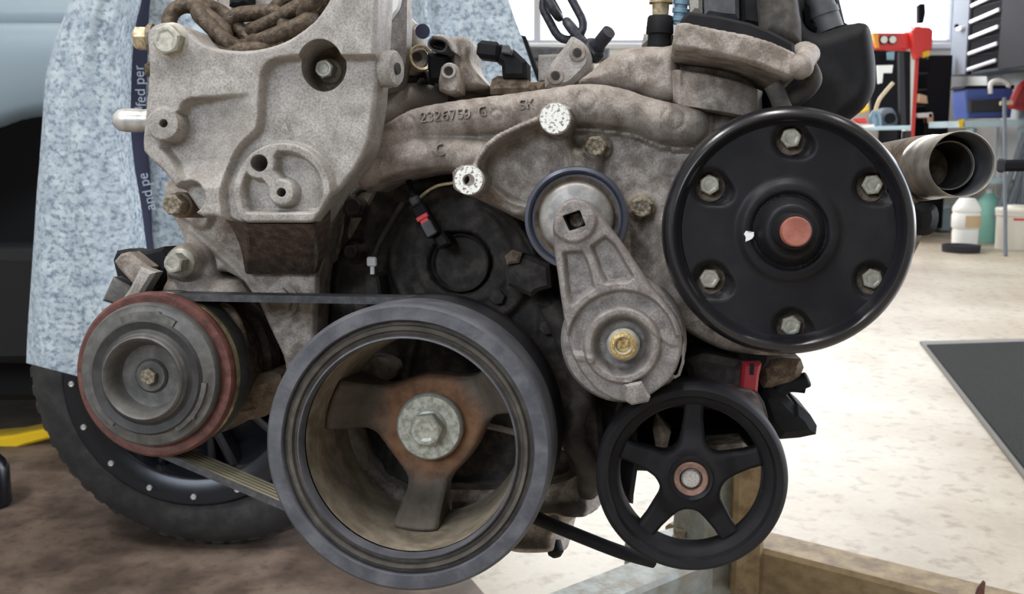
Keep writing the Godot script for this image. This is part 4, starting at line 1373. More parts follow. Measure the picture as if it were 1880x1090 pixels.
	part(t, "lower_ear", slab([[400, 790], [440, 776], [478, 768], [500, 750], [514, 715], [508, 690], [490, 684], [420, 700]], -0.105, -0.18, 0.008), mats.cast_brown)
	part(t, "coil_lead", tube(smooth_path([ep(408, 560, -0.09), ep(424, 570, -0.088), ep(440, 596, -0.09), ep(450, 640, -0.1), ep(450, 700, -0.11)]), 0.003, 10), mats.cast_brown)

	t = thing("bracket_clip", "grey bent steel clip with crossed flat bars beside the red pulley ring", "clip", ep(215, 560, -0.1))
	part(t, "backing", slab([[205, 478], [212, 460], [235, 456], [262, 462], [300, 452], [312, 470], [300, 530], [262, 552], [220, 540]], -0.102, -0.125, 0.003), mats.plastic_black)
	part(t, "flat_bar", slab([[186, 552], [206, 508], [236, 524], [244, 545], [218, 562]], -0.086, -0.1, 0.002), mats.clutch)
	part(t, "block_end", slab([[208, 480], [220, 466], [235, 462], [272, 490], [258, 512], [244, 522], [216, 492]], -0.082, -0.1, 0.002), mats.cast_dirty)
	part(t, "cross_bar", slab([[256, 490], [284, 500], [256, 546], [240, 560], [214, 560], [236, 530]], -0.07, -0.084, 0.0025), mats.cast)


func build_crank() -> void:
	var c := ep(745, 824, 0.0)
	var m := metre(745, 824, 0.0)
	var t := thing("crank_pulley", "big dull blue-grey crankshaft pulley with three rusty spokes and a steel centre bolt", "pulley", c + Vector3(0, -0.095, -0.05))
	var at_c := shift(c)
	var prof := [[230 * m, -0.006], [231 * m, -0.001], [233 * m, 0.0], [256 * m, 0.0], [261 * m, -0.002], [263 * m, -0.005], [263 * m, -0.042], [262 * m, -0.045], [255 * m, -0.046], [255 * m, -0.050]]
	part(t, "damper_ring", lathe(prof, 128), mats.iron_dull, at_c)
	part(t, "rubber_band", lathe([[203 * m, -0.003], [206 * m, -0.0045], [211 * m, -0.004], [214 * m, -0.0015], [220 * m, -0.001], [223 * m, -0.0045], [230 * m, -0.005]], 128), mats.damper_rubber, at_c)
	part(t, "inner_lip", lathe([[197 * m, -0.010], [198 * m, -0.002], [200 * m, 0.0], [202.5 * m, -0.0005], [203.5 * m, -0.0045]], 128), mats.iron_dull, at_c)
	prof = [[255 * m, -0.050]]
	for k in 7:
		var z := -0.052 - k * 0.0052
		prof.append([262 * m, z])
		prof.append([253 * m, z - 0.0026])
	prof.append([263 * m, -0.090])
	prof.append([263 * m, -0.095])
	prof.append([186 * m, -0.095])
	part(t, "belt_groove", lathe(prof, 128), mats.black_metal, at_c)
	part(t, "inner_barrel", lathe([[184 * m, -0.095], [186 * m, -0.08], [192 * m, -0.04], [196.8 * m, -0.012]], 96), mats.iron_dust, at_c)
	# the spoked web, deep inside the ring
	var zw := -0.082
	var cw := v2(795, 781)
	var e := ep(795, 781, zw)
	var ctr := c + Vector3(0, 0, zw)
	# work in pixels round the web's own centre
	var mm := metre(795, 781, zw)
	var far := 192 * m / mm
	var cc := seen_at(ctr)
	var spokes := [deg_to_rad(-94.0), deg_to_rad(29.0), deg_to_rad(162.0)]
	var web_d := func(p: Vector2) -> float:
		var q := p - cc
		var r := q.length()
		var d := r - far
		var near := 1e9
		for a in spokes:
			var dir := v2(cos(a), -sin(a))
			if q.dot(dir) > 0.0:
				near = minf(near, absf(q.cross(dir)) - (34.0 if dir.y > 0.5 else 40.0) - maxf(0.0, r - 120.0) * 0.12)
		# windows: outside the hub, away from the spokes
		var win := smax(92.0 - r, -near, 40.0)
		return maxf(d, -win)
	var web := relief(zw, cc - v2(far + 6, far + 6), cc + v2(far + 6, far + 6), 4.0, web_d, func(p):
		var r: float = p.distance_to(cc)
		return zw + 0.036 * inn((far + 100.0) / 2.0 - r, far - 104.0) - 0.006 * rnd(web_d.call(p), 10.0), zw - 0.020)
	# rust bleeds from the hub into the dull iron of the spokes
	for q in web.v:
		var rr := Vector2(q.x - c.x, q.y - c.y).length() / mm
		web.c.append(rgb(140, 100, 70).srgb_to_linear().lerp(rgb(98, 90, 82).srgb_to_linear(), smoothstep(66.0, 118.0, rr + 8.0 * sin(q.x * 160.0) * cos(q.y * 130.0))))
	part(t, "web", web, mats.web_rusty)
	# washer and bolt
	var wz := zw + 0.0045
	var mw := metre(796, 778, wz)
	var wc := Vector3(c.x, c.y, wz)
	var washer := part(t, "washer", lathe([[22 * mw, 0.0052], [56 * mw, 0.0052], [60 * mw, 0.0035], [61 * mw, 0.001], [61 * mw, -0.004]], 64), mats.zinc, shift(wc))
	washer.set_meta("label", "pale steel washer")
	bolt(t, wc + Vector3(0, 0, 0.005), 0.0125, 0.013, mats.zinc, 0.0135, 0.12, Vector3(0, 0, 1), "centre_bolt")
	part(t, "hub", cylinder(64 * mw, zw - 0.06, zw - 0.02, 0.002, 40), mats.grime, shift(c * Vector3(1, 1, 0)))


# centre, radius of the two pulleys that carry the short belt, at its place along the shaft
func build_belts() -> void:
	var c1 := ep(745, 824, 0.0)
	var c2 := ep(284, 688, -0.052)
	var r1 := 254 * metre(745, 824, 0.0)
	var r2 := 135.0 * metre(284, 688, -0.052)
	var a := v2(c2.x, c2.y)
	var b := v2(c1.x, c1.y)
	var d := b - a
	var len := d.length()
	var base := atan2(d.y, d.x)
	var off := asin(clampf((r1 - r2) / len, -1, 1))
	var ring := PackedVector2Array()
	# round the left pulley, then round the right one
	var s0 := base + PI / 2 + off
	var s1 := base + TAU - PI / 2 - off
	for k in 25: ring.append(a + v2(cos(lerpf(s0, s1, k / 24.0)), sin(lerpf(s0, s1, k / 24.0))) * r2)
	var q0 := base - PI / 2 - off
	var q1 := base + PI / 2 + off
	for k in 33: ring.append(b + v2(cos(lerpf(q0, q1, k / 32.0)), sin(lerpf(q0, q1, k / 32.0))) * r1)
	var t := thing("compressor_belt", "narrow black ribbed belt running from the red compressor ring to the crank pulley", "belt", Vector3(a.x, a.y - r2, -0.075))
	var g := Geo.new()
	var ribs := Geo.new()
	var z1 := -0.0590
	var z0 := -0.0865
	var n := ring.size()
	for k in n:
		var p := ring[k]
		var q := ring[(k + 1) % n]
		var pd := (ring[(k + 1) % n] - ring[(k + n - 1) % n]).normalized()
		var qd := (ring[(k + 2) % n] - p).normalized()
		var pn := v2(pd.y, -pd.x)
		var qn := v2(qd.y, -qd.x)
		var h := 0.0022
		var p1 := p + pn * h
		var q1b := q + qn * h
		var f := func(e: Vector2, z: float) -> Vector3: return Vector3(e.x, e.y, z)
		g.quad(g.vert(f.call(p1, z0), f.call(pn, 0)), g.vert(f.call(q1b, z0), f.call(qn, 0)), g.vert(f.call(q1b, z1), f.call(qn, 0)), g.vert(f.call(p1, z1), f.call(pn, 0)))
		for z in [z0, z1]:
			var nn := Vector3(0, 0, 1 if z == z1 else -1)
			g.quad(g.vert(f.call(p - pn * 0.003, z), nn), g.vert(f.call(q - qn * 0.003, z), nn), g.vert(f.call(q1b, z), nn), g.vert(f.call(p1, z), nn))
		for w in 5:
			var za := z0 + (z1 - z0) * w / 5.0
			var zc := z0 + (z1 - z0) * (w + 1) / 5.0
			var zm := za + (zc - za) * 0.62
			var zn := (zm + zc) / 2
			var dip := 0.0026
			# the rib's flat crown, then the dark V between it and the next
			var pin: Vector3 = f.call(p - pn * dip, 0.0)
			var qin: Vector3 = f.call(q - qn * dip, 0.0)
			var ez := Vector3(0, 0, 1)
			var np1 := Vector3(-pn.x, -pn.y, 0)
			var nq1 := Vector3(-qn.x, -qn.y, 0)
			ribs.quad(ribs.vert(pin + ez * za, np1), ribs.vert(qin + ez * za, nq1), ribs.vert(qin + ez * zm, nq1), ribs.vert(pin + ez * zm, np1))
			var dn := (np1 + ez * 0.8).normalized()
			var un := (np1 - ez * 0.8).normalized()
			g.quad(g.vert(pin + ez * zm, dn), g.vert(qin + ez * zm, dn), g.vert(f.call(q, zn), dn), g.vert(f.call(p, zn), dn))
			g.quad(g.vert(f.call(p, zn), un), g.vert(f.call(q, zn), un), g.vert(qin + ez * zc, un), g.vert(pin + ez * zc, un))
	part(t, "belt_back", g, mats.belt_back)
	part(t, "rib", ribs, mats.belt_rib).set_meta("label", "worn golden ribs on the belt's inner face")


func build_tensioner() -> void:
	var t := thing("belt_tensioner", "cast belt tensioner arm with square socket, smooth idler wheel and gold pivot bolt", "tensioner", ep(1145, 740, -0.03))
	var edge := smooth_poly([[1054, 364], [1080, 370], [1097, 391], [1120, 420], [1143, 450], [1170, 490], [1196, 528], [1222, 560], [1242, 588], [1252, 620], [1252, 650], [1242, 682], [1226, 704], [1204, 722], [1180, 736], [1158, 742], [1124, 736], [1090, 715], [1062, 680], [1046, 645], [1038, 605], [1030, 555], [1023, 505], [1016, 455], [1014, 422], [1019, 392], [1034, 371]], 4)
	var eye := v2(1053, 403)
	var piv := v2(1142, 634)
	var pk1 := flat_poly([[1035, 464], [1068, 462], [1079, 482], [1090, 528], [1068, 543], [1050, 558], [1043, 544]])
	var pk2 := flat_poly([[1086, 452], [1111, 434], [1128, 450], [1162, 508], [1154, 515], [1112, 519], [1103, 500]])
	var sq := flat_poly([[1033, 396], [1065, 385], [1076, 414], [1046, 424]])
	var height := func(p: Vector2) -> float:
		var h := 0.0
		var r: float = p.distance_to(piv)
		h += 0.003 * inn(p.distance_to(eye) - 42.0, 6.0)
		h -= 0.0065 * inn(poly_d(p, pk1), 6.0)
		h -= 0.0065 * inn(poly_d(p, pk2), 6.0)
		# drum of the pivot: a step round it, a raised ring, a bowl
		if r < 130.0:
			h -= 0.0050 * inn(minf(r - 100.0, 618.0 - p.y), 5.0)
			h += 0.0060 * inn(r - 70.0, 5.0)
			h -= 0.0035 * inn(absf(r - 64.0) - 0.0, 7.0) * 0.0
			h -= 0.0130 * inn(r - 50.0, 16.0)
			h += 0.003 * inn(maxf(absf(p.x - 1169.0 + (p.y - 715.0) * -0.15) - 20.0, absf(p.y - 718.0) - 17.0), 5.0)
			h += 0.003 * inn(maxf(r - 104.0, maxf(seg(p, v2(1215, 590), v2(1240, 610)) - 26.0, 0.0)), 6.0)
			h += 0.0025 * inn(seg(p, v2(1052, 655), v2(1085, 660)) - 7.0, 5.0)
		h -= 0.005 * rnd(poly_d(p, edge), 6.0)
		return h
	part(t, "arm", relief(0.0, v2(1006, 356), v2(1262, 750), 2.6, func(p): return maxf(poly_d(p, edge), -poly_d(p, sq)), height, -0.026), mats.cast_arm)
	part(t, "spring_case", lathe([[0, -0.026], [0.040, -0.026], [0.042, -0.029], [0.042, -0.078], [0, -0.078]], 48), mats.cast_arm, shift(ep(1142, 634, 0) * Vector3(1, 1, 0)))
	part(t, "stop_lug", slab([[1250, 640], [1256, 628], [1257, 665], [1249, 690], [1239, 696], [1228, 688], [1238, 668]], -0.008, -0.03, 0.002), mats.cast_arm)
	part(t, "stop_lug", slab([[1146, 706], [1178, 700], [1186, 716], [1194, 730], [1190, 738], [1160, 744], [1150, 738]], 0.0035, -0.02, 0.0015), mats.cast_arm)
	# square drive hole floor with its round bolt end
	var sp := part(t, "socket_floor", block(ep(1030, 428, -0.02), ep(1078, 384, -0.016)), mats.grime)
	part(sp, "bolt_end", cylinder(0.005, -0.018, -0.012, 0.001, 20), mats.bolt_dull, shift(ep(1056, 404, 0.0) * Vector3(1, 1, 0)))
	# gold pivot bolt with a socket
	var mp := metre(1142, 634, 0.0)
	var pb := part(t, "pivot_bolt", lathe([[12 * mp, -0.006], [14 * mp, 0.0], [16 * mp, 0.001], [25 * mp, 0.0], [30 * mp, -0.004], [31 * mp, -0.009], [31 * mp, -0.016]], 36), mats.zinc, shift(ep(1144, 634, 0.003)))
	var six := PackedVector2Array()
	for k in 24:
		var a := TAU * k / 24
		six.append(v2(cos(a), sin(a)) * mp * (14.0 + 1.8 * cos(6 * a)))
	part(pb, "socket", Geo.new().add(prism(six, -0.007, -0.0035, 0.0)), mats.gold_bolt, shift(ep(1144, 634, 0.003)))
	part(pb, "gold_rim", lathe([[15 * mp, 0.0], [17 * mp, 0.0017], [23 * mp, 0.0012], [25 * mp, -0.0005]], 36), mats.gold_bolt, shift(ep(1144, 634, 0.003)))
	# idler wheel behind the arm
	var zi := -0.030
	var ci := ep(1057, 401, zi)
	var mi := metre(1057, 401, zi)
	var w := part(t, "idler_wheel", lathe([[78 * mi, -0.006], [82 * mi, -0.006], [85 * mi, 0.0], [88 * mi, 0.001], [94 * mi, 0.0], [96 * mi, -0.003], [96 * mi, -0.027], [90 * mi, -0.03], [0, -0.03]], 80), mats.idler_steel, shift(ci))
	part(w, "dust_ring", lathe([[66 * mi, -0.005], [72 * mi, -0.008], [78 * mi, -0.006]], 64), mats.cast_brown, shift(ci))
	part(w, "bearing_cap", lathe([[0, 0.001], [50 * mi, 0.001], [62 * mi, 0.0], [68 * mi, -0.002], [69 * mi, -0.006]], 64), mats.idler_face, shift(ci))


func build_water_pulley() -> void:
	var zf := -0.012
	var c := ep(1449, 424, zf)
	var m := metre(1449, 424, zf) * 1.025
	var t := thing("water_pump_pulley", "largest pulley, glossy black stamped disc with six bolt holes and a rusty nose", "pulley", c + Vector3(0, -0.086, -0.03))
	var at_c := shift(c)
	part(t, "rim", lathe([[194 * m, -0.0095], [196 * m, -0.0085], [200 * m, -0.0075], [203 * m, -0.004], [207 * m, -0.001], [212 * m, 0.0], [219 * m, -0.0008], [226 * m, -0.0035], [230 * m, -0.008], [231.5 * m, -0.013], [231.5 * m, -0.046], [229 * m, -0.050], [210 * m, -0.050]], 128), mats.rim_gloss, at_c)
	var cc := v2(1449, 424)
	var holes := []
	for k in 6:
		var a := deg_to_rad(90 + 60 * k)
		holes.append(cc + v2(cos(a), -sin(a)) * 171.0 + v2(4, 4))
	var face_d := func(p: Vector2) -> float:
		var d: float = p.distance_to(cc) - 197.0
		for k in 6:
			d = maxf(d, 27.5 - p.distance_to(holes[k]))
		d = maxf(d, 33.0 - p.distance_to(cc))
		return d
	var zf2 := zf - 0.0085
	part(t, "face", relief(zf2, cc - v2(204, 204), cc + v2(204, 204), 4.0, face_d, func(p):
		var r: float = p.distance_to(cc)
		var h := zf2 + 0.0035 * inn(r - 92.0, 16.0) + 0.011 * inn(r - 56.0, 22.0) - 0.004 * inn(absf(r - 66.0) - 3.0, 8.0)
		for q in holes:
			var d: float = p.distance_to(q)
			h -= 0.0035 * inn(d - 33.0, 8.0)
			h -= 0.003 * inn(seg(p, q, q + v2(18, 10)) - 24.0, 8.0)
		return h, zf2 - 0.006), mats.black_gloss)
	var nose := part(t, "nose", lathe([[28 * m, 0.028], [31 * m, 0.027], [33 * m, 0.023], [34 * m, 0.006], [40 * m, 0.001], [44 * m, -0.004]], 48), mats.black_metal, at_c)
	part(nose, "rusty_shaft_end", lathe([[0, 0.034], [24 * m, 0.034], [26.5 * m, 0.0325], [27 * m, 0.024]], 40), mats.rust_cap, at_c).set_meta("label", "round rust-brown shaft end")
	for k in 6:
		var q: Vector2 = holes[k] - v2(3, 3)
		var hb := bolt(t, ep(q.x, q.y, zf2 - 0.014), 0.0068, 0.007, mats.bolt_steel, 0.0, 0.2 + k * 0.4)
		part(hb, "washer_seat", cylinder(0.0115, -0.004, 0.0, 0.0005, 24), mats.cast_brown, shift(ep(q.x, q.y, zf2 - 0.014)))
	part(t, "back_plate", lathe([[0, -0.026], [214 * m, -0.026], [214 * m, -0.03]], 64), mats.grime, at_c)
	var chip := PackedVector2Array()
	for k in 9:
		var a := TAU * k / 9
		chip.append(v2(cos(a), sin(a)) * (0.0032 + 0.0012 * sin(k * 2.3)))
	var e := ep(1374, 433, zf2)
	part(t, "paint_chip", Geo.new().add(prism(chip, 0, 0.0006, 0.0003), shift(Vector3(e.x, e.y, zf2 + 0.0042))), mats.chip)


func build_steering_pump() -> void:
	var zf := -0.018
	var cc := v2(1269, 880)
	var c := ep(1269, 880, zf)
	var m := metre(1269, 880, zf)
	var t := thing("steering_pump", "steering pump behind a black five-spoke pulley with open windows, low on the right", "pump", c + Vector3(0, -0.066, -0.05))
	var at_c := shift(c)
	part(t, "pulley_rim", lathe([[133 * m, -0.022], [134 * m, -0.012], [140 * m, -0.008], [152 * m, -0.006], [156 * m, -0.001], [168 * m, 0.0], [174 * m, -0.002], [178 * m, -0.006], [179 * m, -0.012], [174 * m, -0.020], [178 * m, -0.032], [178 * m, -0.036], [150 * m, -0.036], [140 * m, -0.028], [133 * m, -0.022]], 112), mats.black_metal, at_c)
	var spoke_d := func(p: Vector2) -> float:
		var q: Vector2 = p - cc
		var r := q.length()
		var near := 1e9
		for k in 5:
			var a := deg_to_rad(87.0 - 72.0 * k)
			var dir := v2(cos(a), -sin(a))
			if q.dot(dir) > 0.0:
				near = minf(near, absf(q.cross(dir)) - 18.0 - maxf(0.0, 110.0 - r) * 0.14)
		var win := smax(60.0 - r, -near, 14.0)
		return maxf(r - 138.0, -smax(win, r - 136.0, 4.0)) if r < 136.0 else r - 138.0
	part(t, "spoke", relief(zf, cc - v2(144, 144), cc + v2(144, 144), 3.5, spoke_d, func(p):
		var r: float = p.distance_to(cc)
		return zf - 0.010 + 0.006 * inn(r - 70.0, 40.0) - 0.003 * rnd(spoke_d.call(p), 6.0), zf - 0.022), mats.black_metal)
	var hub := part(t, "hub", lathe([[20 * m, -0.004], [22 * m, 0.0], [30 * m, 0.0005], [32 * m, -0.001], [32 * m, -0.008]], 40), mats.rust_dull, at_c)
	part(hub, "shaft_end", lathe([[0, -0.001], [15 * m, -0.001], [18 * m, -0.0025], [20 * m, -0.005]], 32), mats.cast, at_c)
	part(t, "hub_ring", lathe([[32 * m, -0.002], [40 * m, -0.001], [44 * m, -0.006]], 40), mats.black_gloss, at_c)
	# pump body and its brackets, partly seen through the windows
	part(t, "pump_body", slab([[1150, 735], [1235, 728], [1330, 735], [1392, 760], [1410, 800], [1396, 840], [1330, 838], [1268, 830], [1230, 870], [1168, 868], [1160, 900], [1162, 930], [1130, 900], [1120, 800]], -0.075, -0.20, 0.008, 2), mats.grime)
	part(t, "pump_lug", slab([[1205, 760], [1232, 795], [1225, 825], [1205, 828], [1198, 790]], -0.066, -0.09, 0.004), mats.cast_brown)
	part(t, "pump_lug", slab([[1300, 820], [1365, 815], [1382, 832], [1340, 842], [1302, 836]], -0.062, -0.1, 0.004), mats.cast_brown)
	part(t, "pump_bracket", slab([[1148, 740], [1165, 740], [1172, 850], [1164, 905], [1158, 924], [1132, 890], [1130, 800]], -0.06, -0.08, 0.003), mats.black_metal)
	var arc := [[1330, 720], [1380, 722], [1400, 745], [1412, 785], [1404, 800], [1380, 770], [1350, 745]]
	part(t, "rear_cover", slab(arc, -0.05, -0.11, 0.005, 3), mats.underside)

	t = thing("side_bracket", "dark casting with red clip and black pointed cover, between the two right pulleys", "bracket", ep(1400, 800, -0.12))
	part(t, "dark_block", slab([[1256, 660], [1290, 650], [1362, 662], [1362, 712], [1330, 722], [1270, 712]], -0.085, -0.16, 0.005), mats.grime)
	part(t, "ear", slab([[1398, 664], [1472, 660], [1470, 694], [1440, 706], [1402, 714], [1396, 690]], -0.10, -0.16, 0.005, 2), mats.cast_brown)
	part(t, "round_port", cylinder(0.0115, -0.115, -0.09, 0.002, 28), mats.plastic_black, shift(ep(1408, 688, 0.0) * Vector3(1, 1, 0)))
	var clip := part(t, "red_clip", slab([[1364, 667], [1399, 667], [1394, 690], [1391, 720], [1359, 722], [1362, 690]], -0.07, -0.085, 0.002), mats.clip_red)
	clip.set_meta("label", "dark red plastic clip")
	part(clip, "clip_slot", slab([[1377, 668], [1385, 668], [1384, 688], [1376, 688]], -0.0695, -0.0715, 0.0002), mats.plastic_black)
	part(t, "hose_stub", tube(smooth_path([ep(1426, 728, -0.11), ep(1436, 712, -0.11), ep(1452, 706, -0.11), ep(1478, 708, -0.11)]), 0.0055, 14), mats.plastic_black)
	part(t, "hose_end", Geo.new().add(cylinder(0.0058, -0.006, 0.006, 0.001, 18), facing(ep(1470, 701, -0.108), Vector3(1, 0.5, 0.2))), mats.plastic_black)
	part(t, "pointed_cover", slab([[1392, 730], [1410, 712], [1440, 722], [1462, 746], [1466, 742], [1490, 764], [1502, 784], [1500, 800], [1470, 806], [1434, 809], [1410, 780]], -0.10, -0.17, 0.006), mats.plastic_black)
	part(t, "stay", slab([[1376, 720], [1388, 716], [1404, 740], [1412, 770], [1400, 760]], -0.08, -0.1, 0.003), mats.grime)


func build_top() -> void:
	# lifting plate with its eye, right behind the bracket
	var t := thing("lifting_plate", "grey steel lifting plate with a pale round eye, right of the big bracket", "lifting plate", ep(715, 170, -0.14))
	part(t, "plate", slab([[690, -40], [746, -40], [746, 40], [744, 110], [736, 150], [724, 165], [704, 172], [690, 160]], -0.115, -0.135, 0.002), mats.cast_arm)
	part(t, "eye_face", slab([[694, -30], [735, -30], [735, 10], [726, 26], [716, 38], [704, 24], [693, 16]], -0.112, -0.12, 0.002, 2), mats.white_paint)
	part(t, "eye_hole", cylinder(0.0055, -0.1125, -0.1108, 0, 24), mats.felt_strip, shift(ep(707, 2, 0.0) * Vector3(1, 1, 0)))
	part(t, "edge_strip", slab([[690, 60], [700, 84], [700, 96], [692, 92]], -0.108, -0.115, 0.001), mats.white_paint)

	# intake clutter between the plate and the sensor
	t = thing("intake_manifold", "cast intake runners and fuel rail fittings behind the long coolant pipe", "manifold", ep(800, 185, -0.16))
	part(t, "runner", tube(smooth_path([ep(690, 215, -0.13), ep(714, 196, -0.13), ep(740, 180, -0.14), ep(768, 176, -0.15), ep(806, 182, -0.17)]), 0.010, 14), mats.cast)
	part(t, "runner", tube(smooth_path([ep(690, 190, -0.15), ep(706, 196, -0.15), ep(722, 204, -0.14)]), 0.007, 14), mats.cast)
	part(t, "runner", tube(smooth_path([ep(726, 168, -0.15), ep(744, 162, -0.15), ep(760, 166, -0.15)]), 0.004, 12), mats.brass)
	part(t, "deck", slab([[700, 210], [720, 176], [760, 164], [840, 160], [960, 150], [1000, 148], [1010, 190], [700, 230]], -0.17, -0.36, 0.006), mats.cast_brown)
	part(t, "injector_cup", lathe([[0.004, 0.002], [0.0085, 0.002], [0.0095, 0.0], [0.0095, -0.03]], 28), mats.cast, facing(ep(765, 106, -0.14), Vector3(0.4, 0.25, 1)))
	part(t, "injector_ring", lathe([[0.0075, 0.002], [0.0095, 0.003], [0.0105, 0.0], [0.0095, -0.004]], 28), mats.brass, facing(ep(772, 107, -0.135), Vector3(0.6, 0.1, 1)))
	part(t, "fuel_rail", tube(smooth_path([ep(740, 34, -0.16), ep(752, 52, -0.16), ep(766, 76, -0.16), ep(778, 96, -0.16)]), 0.005, 12), mats.cast)
	part(t, "dark_harness", tube(smooth_path([ep(742, 60, -0.17), ep(754, 72, -0.165), ep(764, 92, -0.17)]), 0.009, 14), mats.plastic_black)
	part(t, "dark_harness", tube(smooth_path([ep(738, 130, -0.17), ep(752, 140, -0.16), ep(772, 150, -0.16), ep(800, 150, -0.17)]), 0.009, 14), mats.grime)
	part(t, "label_strip", slab([[741, 30], [748, 24], [766, 44], [758, 50]], -0.15, -0.153, 0.0005), mats.white_paint)
	part(t, "fuel_clip", slab([[764, 152], [770, 143], [780, 143], [780, 148], [772, 150], [770, 158]], -0.14, -0.15, 0.001), mats.plastic_grey)

	t = thing("ignition_coil", "dusty tan coil pack with an oval black socket of four pins", "ignition coil", ep(830, 170, -0.14))
	var body := smooth_poly([[786, 76], [792, 65], [806, 62], [822, 64], [840, 62], [856, 66], [859, 80], [857, 104], [866, 124], [884, 146], [890, 158], [800, 160], [790, 130], [786, 100]], 3)
	part(t, "coil_body", relief(-0.13, v2(778, 54), v2(898, 168), 3.0, func(p): return poly_d(p, body), func(p):
		var d := poly_d(p, body)
		return -0.135 - 0.01 * rnd(d, 10.0) + 0.004 * inn(absf(p.x - 836.0) - 5.0, 5.0), -0.2), mats.cast_dirty)
	var pc := ep(803, 82, -0.118)
	var px := Transform3D(Basis(Vector3(0, 0, 1), -0.30) * Basis(Vector3.UP, -0.25), pc)
	var oval := PackedVector2Array()
	var inner := PackedVector2Array()
	for k in 32:
		var a := TAU * k / 32
		var e := v2(signf(cos(a)) * pow(absf(cos(a)), 0.7), signf(sin(a)) * pow(absf(sin(a)), 0.8))
		oval.append(v2(e.x * 0.0085, e.y * 0.0050))
		inner.append(v2(e.x * 0.0070, e.y * 0.0036))
	var shell := Geo.new()
	for k in 32:
		var l := (k + 1) % 32
		var no := Vector3(oval[k].x, oval[k].y, 0).normalized()
		shell.face([Vector3(oval[k].x, oval[k].y, 0), Vector3(oval[l].x, oval[l].y, 0), Vector3(oval[l].x, oval[l].y, -0.022), Vector3(oval[k].x, oval[k].y, -0.022)], no)
		shell.face([Vector3(inner[k].x, inner[k].y, 0), Vector3(inner[l].x, inner[l].y, 0), Vector3(inner[l].x, inner[l].y, -0.008), Vector3(inner[k].x, inner[k].y, -0.008)], -no)
		shell.face([Vector3(oval[k].x, oval[k].y, 0), Vector3(oval[l].x, oval[l].y, 0), Vector3(inner[l].x, inner[l].y, 0), Vector3(inner[k].x, inner[k].y, 0)], Vector3(0, 0, 1))
	var sk := part(t, "socket", shell, mats.plastic_grey, px)
	part(sk, "socket_floor", prism(inner, -0.010, -0.0075, 0.0), mats.plastic_black, px)
	for k in 4:
		part(sk, "pin", Geo.new().add(box(Vector3(0.0007, 0.0007, 0.004), 0.0002), shift(Vector3(-0.0042 + k * 0.0028, -0.0012, -0.0058))), mats.bright_alloy, px)
	part(t, "socket_hood", slab([[790, 68], [804, 62], [820, 66], [832, 80], [836, 96], [828, 92], [818, 76], [802, 70]], -0.112, -0.14, 0.0015, 2), mats.cast)
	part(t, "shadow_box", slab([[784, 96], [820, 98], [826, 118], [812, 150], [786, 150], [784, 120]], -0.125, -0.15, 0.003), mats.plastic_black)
	var lug := part(t, "mounting_lug", slab([[806, 166], [808, 130], [812, 120], [822, 114], [834, 117], [841, 128], [842, 168]], -0.112, -0.14, 0.002, 2), mats.cast_dirty)
	part(lug, "lug_ring", lathe([[0.0032, 0.0], [0.0038, 0.0016], [0.0054, 0.0016], [0.006, 0.0]], 28), mats.cast, shift(ep(824, 131, -0.112)))
	part(lug, "lug_hole", cylinder(0.0033, -0.002, 0.0004, 0, 20), mats.grime, shift(ep(824, 131, -0.112)))
	part(t, "skirt", slab([[850, 116], [862, 120], [894, 158], [846, 160]], -0.14, -0.2, 0.003), mats.cast_brown)

	t = thing("map_sensor", "black pressure sensor with an open square mouth against the felt", "sensor", ep(940, 160, -0.18))
	var mx := facing(ep(894, 92, -0.13), Vector3(-0.9, -0.1, 0.6))
	part(t, "mouth", Geo.new().add(box(Vector3(0.018, 0.0135, 0.02), 0.003), shift(Vector3(0, 0, -0.006))), mats.plastic_black, Transform3D(Basis(Vector3(0, 0, 1), -0.12), ep(897, 92, -0.135)))
	part(t, "sensor_body", slab([[918, 80], [930, 84], [945, 92], [966, 112], [966, 142], [922, 142], [920, 116], [906, 108]], -0.135, -0.165, 0.003), mats.plastic_black)
	part(t, "latch", slab([[922, 82], [934, 82], [940, 92], [938, 100], [920, 96]], -0.128, -0.14, 0.001), mats.plastic_grey)
	part(t, "seat", slab([[898, 158], [902, 144], [912, 138], [960, 140], [978, 152], [980, 170], [898, 172]], -0.14, -0.2, 0.004), mats.cast_brown)

	t = thing("hoist_lug", "pale alloy lug with two holes holding the chain bolt, top centre", "lug", ep(1040, 150, -0.17))
	part(t, "lug_plate", slab([[1000, 160], [1004, 130], [1020, 104], [1036, 84], [1048, 66], [1060, 70], [1078, 84], [1086, 104], [1082, 122], [1060, 146], [1040, 160]], -0.15, -0.19, 0.004, 2), mats.cast)
	for q in [[1060, 98], [1020, 140]]:
		var hr := part(t, "hole_ring", lathe([[0.003, -0.001], [0.004, 0.0012], [0.0062, 0.001], [0.0068, -0.001]], 24), mats.cast_dirty, shift(ep(q[0], q[1], -0.15)))
		part(hr, "hole", cylinder(0.0032, -0.003, 0.0004, 0, 16), mats.grime, shift(ep(q[0], q[1], -0.15)))
	var sb := part(t, "chain_bolt", bar(ep(1084, 100, -0.17), ep(1118, 58, -0.15), 0.0055, 16), mats.chain_dark)
	part(sb, "nut", hexagon(0.0095, 0.008), mats.chain_dark, facing(ep(1086, 96, -0.168), ep(1118, 58, -0.15) - ep(1084, 100, -0.17)))
	part(t, "back_plate", slab([[988, 100], [1030, 98], [1020, 126], [1000, 152], [988, 150]], -0.19, -0.2, 0.002), mats.cast)

	# top right: brass fitting on its cap, blue ribbed hose, dark plastic intake
	t = thing("brass_fitting", "tarnished brass fitting standing on a black rubber cap above the grey shoulder", "fitting", ep(1210, 78, -0.14))
	var up := facing(ep(1211, 62, -0.13), Vector3(0.02, 1, 0.05))
